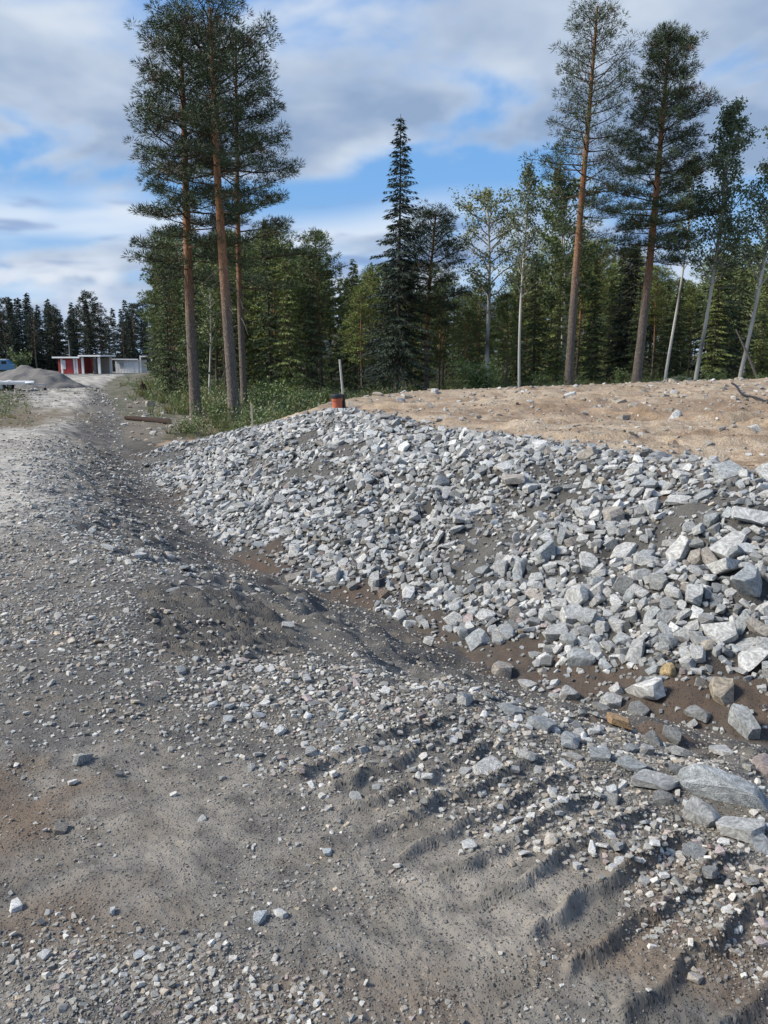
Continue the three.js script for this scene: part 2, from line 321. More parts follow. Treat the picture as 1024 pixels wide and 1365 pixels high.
    toward(0.27, 0.265, 0.26, smooth(14, 20, d) * smooth(3, 0.4, side) * smooth(24, 30, d));
  }
  return col;
}
const zoneMesh = [];
{
  const angles = [], radii = [];
  for (let a = -42; a <= 42.001; a += 0.28) angles.push(a);
  for (let a = 46; a < 316; a += 4.5) angles.push(a);
  for (let r = 0.5; r < 26; r *= 1.0062) radii.push(r);
  for (let r = 26; r < 900; r *= 1.03) radii.push(r);
  const na = angles.length, nr = radii.length, total = na * nr + 1;
  const pos = new Float32Array(total * 3), uv = new Float32Array(total * 2), color = new Float32Array(total * 3), zones = new Uint8Array(total);
  const put = (k, x, d) => {
    survey(x, d); const { h, zone, side, up } = land;
    pos[k * 3] = x; pos[k * 3 + 1] = h; pos[k * 3 + 2] = -d; uv[k * 2] = x; uv[k * 2 + 1] = d; zones[k] = zone;
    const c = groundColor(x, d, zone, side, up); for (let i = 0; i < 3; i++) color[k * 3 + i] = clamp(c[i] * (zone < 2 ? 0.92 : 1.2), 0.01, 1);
  };
  put(0, 0, 0);
  for (let j = 0; j < nr; j++) for (let i = 0; i < na; i++) { const a = angles[i] * Math.PI / 180; put(1 + j * na + i, Math.sin(a) * radii[j], Math.cos(a) * radii[j]); }
  const tris = [[], [], [], []], all = [];
  const tri = (a, b, c) => { all.push(a, b, c); const z = zones[a] === zones[b] || zones[a] === zones[c] ? zones[a] : zones[b]; tris[z].push(a, b, c); };
  for (let i = 0; i < na; i++) {
    const i2 = (i + 1) % na; tri(0, 1 + i2, 1 + i);
    for (let j = 0; j + 1 < nr; j++) { const a = 1 + j * na + i, b = 1 + j * na + i2, c = a + na, e = b + na; tri(a, b, c); tri(b, e, c); }
  }
  const whole = new THREE.BufferGeometry(); whole.setAttribute('position', new THREE.BufferAttribute(pos, 3)); whole.setIndex(all); whole.computeVertexNormals();
  const normal = whole.attributes.normal.array;
  if (normal[1] < 0) { for (let i = 0; i < normal.length; i++) normal[i] *= -1; for (const t of tris) for (let i = 0; i < t.length; i += 3) { const s = t[i]; t[i] = t[i + 1]; t[i + 1] = s; } }
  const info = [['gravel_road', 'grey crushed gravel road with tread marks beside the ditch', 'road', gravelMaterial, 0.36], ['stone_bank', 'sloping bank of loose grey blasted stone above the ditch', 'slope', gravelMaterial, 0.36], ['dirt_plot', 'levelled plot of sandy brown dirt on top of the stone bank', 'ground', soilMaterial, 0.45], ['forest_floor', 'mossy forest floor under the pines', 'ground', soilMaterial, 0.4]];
  info.forEach(([name, label, category, material, scale], z) => {
    const map = new Int32Array(total).fill(-1), p = [], n = [], t = [], c = [], index = [];
    for (const v of tris[z]) {
      if (map[v] < 0) { map[v] = p.length / 3; p.push(pos[v * 3], pos[v * 3 + 1], pos[v * 3 + 2]); n.push(normal[v * 3], normal[v * 3 + 1], normal[v * 3 + 2]); t.push(uv[v * 2] * scale, uv[v * 2 + 1] * scale); c.push(color[v * 3], color[v * 3 + 1], color[v * 3 + 2]); }
      index.push(map[v]);
    }
    const g = new THREE.BufferGeometry();
    g.setAttribute('position', new THREE.Float32BufferAttribute(p, 3)); g.setAttribute('normal', new THREE.Float32BufferAttribute(n, 3)); g.setAttribute('uv', new THREE.Float32BufferAttribute(t, 2)); g.setAttribute('color', new THREE.Float32BufferAttribute(c, 3)); g.setIndex(index);
    zoneMesh[z] = tag(mesh(numbered(name), g, material, scene), label, category, null, 'structure');
  });
}

// ------------------------------------------------------------------ stones
function stoneShape(seed, { flat = 0.6, narrow = 0.8, cuts = 6, chamfer = 0.12, round = 0 } = {}) {
  const r = rngOf(seed), planes = [], v = new THREE.Vector3();
  const dims = [1, flat * (0.8 + 0.4 * r()), narrow * (0.8 + 0.4 * r())];
  for (let k = 0; k < 6; k++) { v.set(0, 0, 0).setComponent(k >> 1, k & 1 ? 1 : -1); v.x += (r() - 0.5) * 0.5; v.y += (r() - 0.5) * 0.35; v.z += (r() - 0.5) * 0.5; v.normalize(); planes.push([v.x, v.y, v.z, dims[k >> 1]]); }
  for (let k = 0; k < cuts; k++) { const a = r() * 6.283, y = r() * 2 - 1, q = Math.sqrt(1 - y * y); v.set(q * Math.cos(a), y, q * Math.sin(a)); const s = Math.sqrt((v.x * dims[0]) ** 2 + (v.y * dims[1]) ** 2 + (v.z * dims[2]) ** 2); planes.push([v.x, v.y, v.z, s * (0.86 + 0.34 * r() - round)]); }
  const corners = [], faces = planes.map(() => []), m = new THREE.Matrix3();
  for (let a = 0; a < planes.length; a++) for (let b = a + 1; b < planes.length; b++) for (let c = b + 1; c < planes.length; c++) {
    const A = planes[a], B = planes[b], C = planes[c];
    m.set(A[0], A[1], A[2], B[0], B[1], B[2], C[0], C[1], C[2]);
    if (Math.abs(m.determinant()) < 0.02) continue;
    const p = new THREE.Vector3(A[3], B[3], C[3]).applyMatrix3(m.invert());
    if (planes.some((P) => P[0] * p.x + P[1] * p.y + P[2] * p.z > P[3] + 1e-5)) continue;
    for (const f of [a, b, c]) faces[f].push(p);
    corners.push(p);
  }
  let points = corners;
  if (chamfer > 0) {
    points = [];
    for (const f of faces) { if (f.length < 3) continue; const c = f.reduce((s, p) => s.add(p), new THREE.Vector3()).divideScalar(f.length); for (const p of f) { const q = p.clone().lerp(c, chamfer * (0.5 + r())); points.push(q.multiplyScalar(1 - 0.02 * r())); } }
  }
  let g = new ConvexGeometry(points);
  g.deleteAttribute('uv'); g = toCreasedNormals(g, 0.42);
  const p = g.attributes.position, n = g.attributes.normal, uv = new Float32Array(p.count * 2), e1 = new THREE.Vector3(), e2 = new THREE.Vector3(), a0 = new THREE.Vector3();
  for (let i = 0; i < p.count; i += 3) {
    a0.fromBufferAttribute(p, i); e1.fromBufferAttribute(p, i + 1).sub(a0); e2.fromBufferAttribute(p, i + 2).sub(a0); e1.cross(e2);
    const ax = Math.abs(e1.x), ay = Math.abs(e1.y), az = Math.abs(e1.z), [s, t] = ay >= ax && ay >= az ? [0, 2] : ax >= az ? [1, 2] : [0, 1];
    for (let j = i; j < i + 3; j++) { uv[j * 2] = p.getComponent(j, s) * 0.42 + seed * 0.13; uv[j * 2 + 1] = p.getComponent(j, t) * 0.42; }
  }
  g.setAttribute('uv', new THREE.BufferAttribute(uv, 2));
  g.computeBoundingSphere(); const k = 1 / g.boundingSphere.radius; g.scale(k, k, k);       // longest half about 1
  return g;
}
const BIG = Array.from({ length: 22 }, (_, i) => stoneShape(100 + i, { flat: 0.34 + 0.032 * (i % 11), narrow: 0.55 + 0.07 * (i % 6), cuts: 5 + i % 4, chamfer: 0.1 + 0.012 * (i % 5) }));
const SMALL = Array.from({ length: 10 }, (_, i) => stoneShape(300 + i, { flat: 0.4 + 0.05 * (i % 6), narrow: 0.7 + 0.06 * (i % 5), cuts: 4 + i % 3, chamfer: 0.1 }));
const CHIP = Array.from({ length: 6 }, (_, i) => stoneShape(500 + i, { flat: 0.45 + 0.06 * i, narrow: 0.75, cuts: 4, chamfer: 0 }));
const ROUND = Array.from({ length: 4 }, (_, i) => stoneShape(700 + i, { flat: 0.7, narrow: 0.85, cuts: 14, chamfer: 0.25, round: 0.1 }));
const TONES = { pale: [0.60, 0.60, 0.57], grey: [0.48, 0.485, 0.465], mid: [0.32, 0.325, 0.31], blue: [0.42, 0.445, 0.445], dark: [0.19, 0.193, 0.188], warm: [0.42, 0.385, 0.335], tan: [0.46, 0.40, 0.31], yellow: [0.56, 0.42, 0.22], orange: [0.55, 0.37, 0.20], pink: [0.42, 0.355, 0.335], brown: [0.25, 0.19, 0.14] };
const stoneMaterials = {}, pebbleMaterials = {};
for (const [k, c] of Object.entries(TONES)) for (const [set, relief] of [[stoneMaterials, 0.012], [pebbleMaterials, 0.0012]]) set[k] = new THREE.MeshStandardMaterial({ color: new THREE.Color().setRGB(...c.map((x) => Math.min(1, x * 1.45))), map: graniteColor, bumpMap: graniteRelief, bumpScale: relief, roughness: 0.9 });
const looseMaterial = new THREE.MeshStandardMaterial({ map: graniteColor, bumpMap: graniteRelief, bumpScale: 0.003, roughness: 0.92 }), chipMaterial = new THREE.MeshStandardMaterial({ map: graniteColor, roughness: 0.95 });
const TONE_ODDS = [['pale', 26], ['grey', 36], ['mid', 14], ['blue', 13], ['dark', 5], ['warm', 8], ['tan', 0.7], ['pink', 1]];
function pickTone(r, odds = TONE_ODDS) { let s = 0; for (const o of odds) s += o[1]; let x = r() * s; for (const o of odds) if ((x -= o[1]) < 0) return o[0]; return 'grey'; }
const AXIS_Y = new THREE.Vector3(0, 1, 0);
function posed(r, x, d, half, sink, tilt, squash = [1, 1, 1]) {       // a stone lying on the land
  const n = normalAt(x, d, Math.max(0.05, half)), q = new THREE.Quaternion().setFromUnitVectors(AXIS_Y, n);
  q.multiply(new THREE.Quaternion().setFromEuler(new THREE.Euler((r() - 0.5) * tilt, r() * 6.283, (r() - 0.5) * tilt)));
  const h = heightAt(x, d);
  return new THREE.Matrix4().compose(new THREE.Vector3(x, h, -d).addScaledVector(n, half * sink), q, new THREE.Vector3(half * squash[0], half * squash[1], half * squash[2]));
}
class Packing {                        // keeps stones from growing through one another
  constructor(cell) { this.cell = cell; this.map = new Map(); }
  free(x, d, rad) {
    const c = this.cell, m = Math.ceil((rad + 0.16) / c), ci = Math.floor(x / c), cj = Math.floor(d / c);
    for (let i = ci - m; i <= ci + m; i++) for (let j = cj - m; j <= cj + m; j++) { const l = this.map.get(i * 7919 + j); if (l) for (const s of l) { const q = (s[0] - x) ** 2 + (s[1] - d) ** 2; if (q < (s[2] + rad) ** 2) return false; } }
    return true;
  }
  add(x, d, rad) { const k = Math.floor(x / this.cell) * 7919 + Math.floor(d / this.cell); if (!this.map.has(k)) this.map.set(k, []); this.map.get(k).push([x, d, rad]); }
}
const packing = new Packing(0.12);
const heaps = [[], [], [], []];        // per zone: every stone with its shape, place and tone, the ones that show largest first later
function addStone(zone, shape, matrix, tone, half, x, d, hero = false) { heaps[zone].push({ shape, matrix, tone, size: hero ? 9 : half / Math.hypot(x, d, EYE), half }); }
// stones one can find in the photograph: column, row, width and height seen, tone
const FOUND = [[860, 914, 58, 56, 'pale'], [962, 920, 50, 34, 'tan'], [891, 892, 24, 28, 'yellow'], [824, 961, 40, 24, 'orange'], [905, 732, 46, 28, 'pale'], [975, 727, 62, 26, 'grey'], [1000, 772, 58, 50, 'blue'], [962, 842, 54, 38, 'pale'], [1012, 833, 36, 34, 'warm'], [815, 686, 38, 28, 'warm'], [970, 628, 46, 30, 'blue'], [938, 660, 30, 28, 'blue'], [776, 876, 32, 42, 'blue'], [648, 818, 42, 24, 'pale'], [745, 842, 42, 26, 'grey'], [605, 823, 30, 28, 'pale'], [571, 852, 26, 24, 'pale'], [668, 893, 34, 28, 'warm'], [637, 850, 42, 22, 'blue'], [1000, 878, 52, 30, 'pale'], [935, 1082, 52, 56, 'grey'], [988, 1102, 70, 38, 'pale'], [1012, 1122, 50, 34, 'blue'], [965, 1056, 120, 44, 'blue'], [873, 1044, 66, 24, 'grey'], [652, 1022, 52, 26, 'pale'], [1016, 1018, 40, 42, 'pink'], [735, 1116, 24, 24, 'warm'], [108, 1012, 34, 22, 'pale'], [345, 1222, 24, 30, 'blue'], [374, 1216, 22, 18, 'grey'], [20, 1208, 24, 22, 'pale'], [80, 1104, 26, 18, 'warm'], [1024, 865, 44, 34, 'pale'], [925, 790, 44, 34, 'grey'], [880, 775, 40, 34, 'mid'], [930, 745, 34, 30, 'warm'], [830, 735, 40, 26, 'pale'], [855, 765, 34, 26, 'grey'], [785, 750, 34, 28, 'pale'], [715, 768, 28, 22, 'pale'], [870, 820, 34, 26, 'blue'], [830, 850, 38, 28, 'blue'], [890, 850, 30, 34, 'blue'], [1000, 690, 52, 20, 'pale'], [950, 690, 26, 24, 'blue'], [905, 668, 36, 14, 'pale'], [860, 740, 30, 24, 'blue'], [630, 682, 36, 22, 'pale'], [610, 706, 22, 14, 'pale'], [500, 775, 36, 24, 'grey'], [512, 790, 24, 26, 'brown'], [545, 790, 34, 16, 'pale'], [446, 768, 34, 26, 'grey'], [470, 780, 20, 20, 'mid'], [383, 833, 22, 14, 'pale'], [186, 742, 32, 10, 'pale'], [145, 730, 34, 12, 'pale'], [210, 745, 18, 12, 'pale'], [895, 975, 34, 24, 'mid'], [930, 948, 36, 30, 'mid'], [990, 960, 26, 60, 'blue'], [905, 1000, 40, 24, 'grey'], [960, 1000, 38, 22, 'pale'], [870, 985, 34, 30, 'mid'], [850, 945, 28, 30, 'mid'], [800, 940, 26, 24, 'mid'], [760, 925, 30, 24, 'grey'], [702, 910, 28, 26, 'pale'], [705, 1010, 30, 22, 'pale'], [620, 930, 34, 30, 'pale'], [650, 925, 24, 20, 'blue'], [560, 955, 20, 20, 'pink'], [415, 1000, 26, 20, 'pale'], [410, 905, 24, 14, 'pale'], [437, 1137, 20, 10, 'blue'], [60, 1275, 20, 14, 'grey'], [185, 1272, 18, 14, 'blue'], [150, 1215, 14, 16, 'blue'], [745, 1070, 18, 16, 'blue'], [815, 1060, 34, 22, 'grey'], [800, 1005, 40, 24, 'blue'], [760, 985, 44, 28, 'blue'], [720, 965, 46, 26, 'blue'], [680, 945, 42, 22, 'blue'], [840, 1020, 40, 20, 'blue'], [945, 1165, 34, 26, 'grey'], [925, 1130, 34, 20, 'blue'], [1000, 1170, 30, 24, 'grey'], [885, 1065, 34, 22, 'mid'], [1000, 1060, 40, 26, 'pale']];
FOUND.forEach(([u, v, w, h, tone], i) => {
  const r = rngOf(4000 + i), s = spotOf(u, v + 0.22 * h), half = 0.5 * Math.max(w, h) * s.t / FOCAL * 1.05, wide = clamp(w / Math.max(w, h), 0.5, 1), tall = clamp(h / Math.max(w, h) * 1.15, 0.5, 1.25);
  const flatShape = h < 0.62 * w, worn = u === 735 || u === 891, shape = (worn ? ROUND : BIG)[(i * 7) % (worn ? 4 : 22)];
  const m = posed(r, s.x, s.d, half, 0.2, flatShape ? 0.25 : 0.7, [1, tall * (flatShape ? 0.95 : 1.15), wide]);
  if (u === 965) { m.compose(new THREE.Vector3(s.x, heightAt(s.x, s.d) + 0.04, -s.d), new THREE.Quaternion().setFromEuler(new THREE.Euler(0.1, -0.55, -0.1)), new THREE.Vector3(half * 1.1, half * 0.5, half * 0.42)); }
  packing.add(s.x, s.d, half * 0.62);
  addStone(survey(s.x, s.d).zone, shape, m, tone, half, s.x, s.d, true);
});
// the blasted stone of the bank, from large to small
{
  const r = rngOf(77);
  const sizes = [[0.165, 80, 8], [0.13, 360, 10], [0.095, 1100, 9], [0.07, 2600, 12], [0.05, 7000, 12], [0.034, 9000, 9], [0.022, 30000, 4]];
  for (const [half0, want, tries] of sizes) {
    for (let k = 0; k < want * tries && k < 115000; k++) {
      const d = 2.2 + 17.5 * Math.pow(r(), 1.2), x = lerp(-7, 9, r());
      if (Math.abs(x) > d * 0.72 + 2.2) continue;
      survey(x, d, false);
      const { zone, up } = land;
      if (zone !== 1 && !(zone === 2 && up === 0)) continue;
      if (zone === 2) { nearest(CREST, x, d); if (near[0] > 0.75 * r() * r() + 0.04 || d > 15) continue; }
      if (d > 17.5 && x < -5.2) continue;
      const right = smooth(-0.5, 2.6, x - 0.1 * (d - 6)) * smooth(10.5, 6, d);
      if (half0 > 0.11 && r() > right) continue;
      if (half0 > 0.06 && r() > (half0 > 0.08 ? 0.12 : 0.4) + 0.85 * right) continue;
      const bare = 0.8 * matter(SOIL, x, d) + 0.9 * matter(FINES, x, d) + 0.35 * smooth(0.16, 0.02, up) + 0.35 * smooth(0.1, 0.5, fbm(x * 0.9 + 40, d * 0.9, 3));
      if (r() < bare * (half0 > 0.04 ? 1.3 : half0 > 0.025 ? 1.0 : 0.65)) continue;
      const half = half0 * (0.78 + 0.5 * r());
      const room = half * (half0 > 0.08 ? 0.46 : half0 > 0.04 ? 0.4 : 0.35);
      if (!packing.free(x, d, room)) continue;
      packing.add(x, d, room);
      const lo = half0 < 0.04, shape = half0 > 0.08 ? BIG[Math.floor(r() * 22)] : lo ? CHIP[Math.floor(r() * 6)] : SMALL[Math.floor(r() * 10)];
      const shard = smooth(7, 11, d), flat = lerp(0.6 + 0.5 * r(), 0.45 + 0.35 * r(), shard);
      addStone(zone, shape, posed(r, x, d, half * (1 + 0.25 * shard), 0.02 + 0.3 * r(), 1.2, [1, flat, 0.6 + 0.5 * r()]), half0 > 0.08 ? pickTone(r, [['pale', 44], ['grey', 30], ['blue', 16], ['warm', 8], ['mid', 4]]) : pickTone(r), half, x, d);
    }
  }
}
// loose stone and gravel on the road and its shoulder
{
  const r = rngOf(91);
  const dens = [patch(170, 735, 0.7, 0.8), patch(470, 940, 0.7, 0.55), patch(560, 920, 0.6, 0.5), patch(620, 960, 0.5, 0.4, 0.8), patch(720, 970, 0.5, 0.35, 1), patch(830, 1040, 0.4, 0.35, 1), patch(800, 1090, 0.35, 0.25, 0.9), patch(960, 1140, 0.35, 0.25, 1), patch(260, 1310, 0.35, 0.14, 0.9), patch(330, 1340, 0.3, 0.12, 0.9), patch(60, 1290, 0.3, 0.2, 0.6), patch(120, 690, 0.6, 1.6, 0.8), patch(130, 620, 0.7, 2.2, 0.6), patch(60, 830, 0.8, 0.7, 0.7), patch(580, 1060, 0.4, 0.25, 0.6), patch(640, 1080, 0.4, 0.3, 0.7), patch(700, 1070, 0.3, 0.2, 0.9), patch(900, 1230, 0.3, 0.2, 0.6)];
  const bigOdds = [['pale', 18], ['grey', 30], ['mid', 20], ['blue', 5], ['dark', 6], ['warm', 22], ['pink', 4], ['tan', 3]];
  for (let k = 0; k < 600000; k++) {
    const rad = 1.25 * Math.pow(58 / 1.25, Math.pow(r(), 1.15)), a = (r() - 0.5) * 1.7, x = Math.sin(a) * rad, d = Math.cos(a) * rad;
    survey(x, d, false);
    if (land.zone !== 0) continue;
    const up = land.side > -1.9 ? land.up || 1 : 1, group = matter(dens, x, d), sand = matter(SAND, x, d);
    const keep = 0.24 + 0.34 * fbm(x * 1.5, d * 1.5, 3) + 0.6 * group - 0.33 * sand - 0.2 * laneAt(x, d) - (Math.abs(tread(TREAD_A, x, d)) + Math.abs(tread(TREAD_B, x, d)) > 0.004 ? 0.12 : 0);
    if (r() > keep) continue;
    const small = 0.00085 * rad + 0.0009, cap = 0.006 + 0.0022 * rad + group * (0.006 + 0.0085 * clamp(rad - 1.7, 0, 3));
    const half = Math.min(small * Math.pow(1 - 0.997 * r(), -1 / (2.3 - 0.7 * group)), cap);
    if (half > 0.008) { if (!packing.free(x, d, half * 0.6)) continue; packing.add(x, d, half * 0.6); }
    addStone(0, half > 0.02 ? SMALL[Math.floor(r() * 10)] : CHIP[Math.floor(r() * 6)], posed(r, x, d, half, -0.1 + 0.35 * r(), 0.9, [1, 0.65 + 0.4 * r(), 0.75 + 0.35 * r()]), half < 0.009 ? pickTone(r, [['warm', 45], ['grey', 25], ['mid', 30]]) : pickTone(r, bigOdds), half, x, d);
  }
}
// belts of coarser stone along the shoulder and the ditch edge: from, to, reach, how many, sizes, tones
{
  const r = rngOf(97), cool = [['blue', 30], ['pale', 22], ['grey', 30], ['mid', 14], ['dark', 4]], mixed = [['pale', 24], ['grey', 34], ['mid', 14], ['warm', 14], ['pink', 6], ['blue', 6], ['dark', 3]];
  const BELTS = [[600, 905, 1030, 1085, 0.34, 620, 0.018, 0.075, cool], [320, 890, 650, 1000, 0.5, 2100, 0.011, 0.036, mixed], [690, 1065, 960, 1165, 0.26, 600, 0.010, 0.034, mixed], [100, 690, 265, 775, 0.6, 900, 0.018, 0.065, cool], [-20, 730, 200, 930, 0.9, 3000, 0.009, 0.028, mixed], [90, 590, 140, 700, 1.2, 2600, 0.016, 0.05, cool], [40, 1290, 430, 1345, 0.16, 420, 0.006, 0.018, mixed], [880, 1130, 1030, 1240, 0.22, 420, 0.010, 0.036, mixed], [0, 640, 60, 760, 1.6, 1200, 0.012, 0.035, mixed]];
  for (const [u0, v0, u1, v1, reach, count, small, large, odds] of BELTS) {
    const a = spotOf(u0, v0), b = spotOf(u1, v1), list = Array.from({ length: count }, () => small * Math.pow(large / small, Math.pow(r(), 2.2))).sort((p, q) => q - p);
    for (const half of list) {
      const t = r() * 1.1 - 0.05, g = () => (r() + r() + r() - 1.5) * 1.1 * reach, x = lerp(a.x, b.x, t) + g(), d = lerp(a.d, b.d, t) + g() * 0.8;
      if (survey(x, d, false).zone > 1 || !packing.free(x, d, half * 0.55)) continue;
      const zone = land.zone; packing.add(x, d, half * 0.55);
      addStone(zone, half > 0.03 ? BIG[Math.floor(r() * 22)] : SMALL[Math.floor(r() * 10)], posed(r, x, d, half, 0.1 + 0.25 * r(), 0.8, [1, 0.6 + 0.45 * r(), 0.7 + 0.35 * r()]), pickTone(r, odds), half, x, d);
    }
  }
}
// pale stones and clods on the dirt plot
{
  const r = rngOf(55), odds = [['tan', 40], ['warm', 32], ['pale', 24], ['brown', 5]];
  for (let k = 0; k < 5200; k++) {
    const d = 6 + 17 * r(), x = lerp(-2.5, 14, r());
    if (Math.abs(x) > d * 0.6 + 0.5 || survey(x, d, false).zone !== 2) continue;
    const half = Math.min(0.17, (0.014 + 0.0011 * d) * Math.pow(1 - 0.995 * r(), -0.5));
    if (!packing.free(x, d, half)) continue; packing.add(x, d, half);
    addStone(2, half > 0.04 ? SMALL[Math.floor(r() * 10)] : CHIP[Math.floor(r() * 6)], posed(r, x, d, half, 0.05, 0.5, [1, 0.6 + 0.3 * r(), 0.85]), pickTone(r, odds), half, x, d);
  }
  for (let k = 0; k < 4200; k++) {
    const d = 17 + 22 * r(), x = lerp(-14, -1.5, r()), ground = survey(x, d, false).zone;
    if ((ground !== 3 && !(ground === 1 && d > 18)) || r() > 0.15 + matter([{ x: -3.6, d: 20.2, rx: 1.9, rd: 1.0, amount: 1 }, { x: -6.2, d: 26, rx: 2.2, rd: 2.2, amount: 0.7 }], x, d) + 0.5 * smooth(2.6, 0.8, Math.abs(land.side))) continue;
    const half = Math.min(0.14, 0.022 * Math.pow(1 - 0.99 * r(), -0.5));
    addStone(3, SMALL[Math.floor(r() * 10)], posed(r, x, d, half, 0.1, 0.5, [1, 0.7, 0.85]), pickTone(r, odds), half, x, d);
  }
}
{
  const r = rngOf(66), color = new THREE.Color();
  const pieces = ['gravel', 'crushed_stone', 'pebbles', 'rubble'];
  [280, 300, 130, 40].forEach((most, zone) => {
    const heap = heaps[zone].sort((a, b) => b.size - a.size);
    heap.slice(0, most).forEach((s) => {
      const m = mesh('stone', s.shape, (s.half < 0.035 ? pebbleMaterials : stoneMaterials)[s.tone], zoneMesh[zone]); s.matrix.decompose(m.position, m.quaternion, m.scale);
    });
    const byShape = new Map();
    for (const s of heap.slice(most)) { if (!byShape.has(s.shape)) byShape.set(s.shape, []); byShape.get(s.shape).push(s); }
    for (const [shape, list] of byShape) {
      const im = new THREE.InstancedMesh(shape, zone === 1 && !CHIP.includes(shape) ? looseMaterial : chipMaterial, list.length);
      im.name = ['gravel', 'crushed_stone', 'pebbles', 'rubble'][zone]; im.userData.kind = 'stuff'; im.castShadow = im.receiveShadow = true;
      list.forEach((s, i) => { im.setMatrixAt(i, s.matrix); const t = TONES[s.tone], k = 1.45 * (zone === 0 ? (0.55 + 0.6 * r()) * (s.half < 0.009 ? 0.8 : 1) : (0.5 + 0.6 * r()) * (s.half < 0.03 ? 0.7 : 1)); im.setColorAt(i, color.setRGB(Math.min(1, t[0] * k * (zone ? 1 : 1.04)), Math.min(1, t[1] * k), Math.min(1, t[2] * k * (zone ? 1 : 0.94)))); });
      zoneMesh[zone].add(im);
    }
    console.log('stones', pieces[zone], heap.length);
  });
}

// ------------------------------------------------------------------ trees
class Wood {                           // tapered limbs with their own colours, joined into one mesh
  constructor() { this.p = []; this.n = []; this.uv = []; this.c = []; this.i = []; }
  limb(points, radii, sides, colorOf) {
    const base = this.p.length / 3, t = new THREE.Vector3(), s = new THREE.Vector3(), w = new THREE.Vector3(), ref = Math.abs(points[points.length - 1].y - points[0].y) > 0.8 * points[0].distanceTo(points[points.length - 1]) ? new THREE.Vector3(1, 0, 0) : new THREE.Vector3(0, 1, 0);
    let length = 0;
    points.forEach((q, k) => {
      t.subVectors(points[Math.min(k + 1, points.length - 1)], points[Math.max(k - 1, 0)]).normalize(); s.crossVectors(t, ref).normalize(); w.crossVectors(s, t);
      if (k) length += q.distanceTo(points[k - 1]);
      const c = colorOf(k / (points.length - 1), q);
      for (let a = 0; a <= sides; a++) { const f = a / sides * 6.2832, cs = Math.cos(f), sn = Math.sin(f), x = s.x * cs + w.x * sn, y = s.y * cs + w.y * sn, z = s.z * cs + w.z * sn; this.p.push(q.x + x * radii[k], q.y + y * radii[k], q.z + z * radii[k]); this.n.push(x, y, z); this.uv.push(a / sides * 2, length * 0.7); this.c.push(c[0], c[1], c[2]); }
    });
    for (let k = 0; k + 1 < points.length; k++) for (let a = 0; a < sides; a++) { const o = base + k * (sides + 1) + a, u = o + sides + 1; this.i.push(o, u, o + 1, u, u + 1, o + 1); }
  }
  geometry() { const g = new THREE.BufferGeometry(); g.setAttribute('position', new THREE.Float32BufferAttribute(this.p, 3)); g.setAttribute('normal', new THREE.Float32BufferAttribute(this.n, 3)); g.setAttribute('uv', new THREE.Float32BufferAttribute(this.uv, 2)); g.setAttribute('color', new THREE.Float32BufferAttribute(this.c, 3)); g.setIndex(this.i); return g; }
}
class Leaves {
  constructor() { this.p = []; this.c = []; }
  blade(x, y, z, dx, dy, dz, length, width, c, r) {
    let sx = r() - 0.5, sy = r() - 0.5, sz = r() - 0.5; const k = sx * dx + sy * dy + sz * dz; sx -= k * dx; sy -= k * dy; sz -= k * dz;
    const m = 0.5 * width / (Math.hypot(sx, sy, sz) || 1); sx *= m; sy *= m; sz *= m;
    this.p.push(x - sx, y - sy, z - sz, x + sx, y + sy, z + sz, x + dx * length, y + dy * length, z + dz * length);
    for (let i = 0; i < 3; i++) this.c.push(c[0], c[1], c[2]);
  }
  leaf(x, y, z, size, c, r) {          // a small four-cornered leaf
    const u = [r() - 0.5, r() - 0.5, r() - 0.5], v = [r() - 0.5, r() - 0.5, r() - 0.5], a = size / (Math.hypot(...u) || 1), b = 0.75 * size / (Math.hypot(...v) || 1);
    const P = [[x - u[0] * a, y - u[1] * a, z - u[2] * a], [x + v[0] * b, y + v[1] * b, z + v[2] * b], [x + u[0] * a, y + u[1] * a, z + u[2] * a], [x - v[0] * b, y - v[1] * b, z - v[2] * b]];
    for (const k of [0, 1, 2, 0, 2, 3]) { this.p.push(...P[k]); this.c.push(c[0], c[1], c[2]); }
  }
  geometry() { const g = new THREE.BufferGeometry(); g.setAttribute('position', new THREE.Float32BufferAttribute(this.p, 3)); g.setAttribute('color', new THREE.Float32BufferAttribute(this.c, 3)); g.computeVertexNormals(); return g; }
}
const V = (x, y, z) => new THREE.Vector3(x, y, z);
const vary = (c, k) => [c[0] * k, c[1] * k, c[2] * k];
function trunkLine(r, H, lean, bend, n = 12) { const pts = [], p1 = r() * 6, p2 = r() * 6; for (let i = 0; i <= n; i++) { const t = i / n; pts.push(V(lean[0] * t + bend * (Math.sin(t * 4 + p1) - Math.sin(p1)), H * t - (i ? 0 : 0.3), lean[1] * t + bend * (Math.sin(t * 3.3 + p2) - Math.sin(p2)))); } return pts; }
function along(pts, t) { const f = clamp(t, 0, 0.9999) * (pts.length - 1), i = Math.floor(f); return pts[i].clone().lerp(pts[i + 1], f - i); }
const PINE_BARK = (t) => t < 0.24 ? [0.27, 0.22, 0.185] : t < 0.46 ? [lerp(0.27, 0.60, (t - 0.24) / 0.22), lerp(0.22, 0.30, (t - 0.24) / 0.22), lerp(0.185, 0.15, (t - 0.24) / 0.22)] : [0.60, 0.30, 0.15];
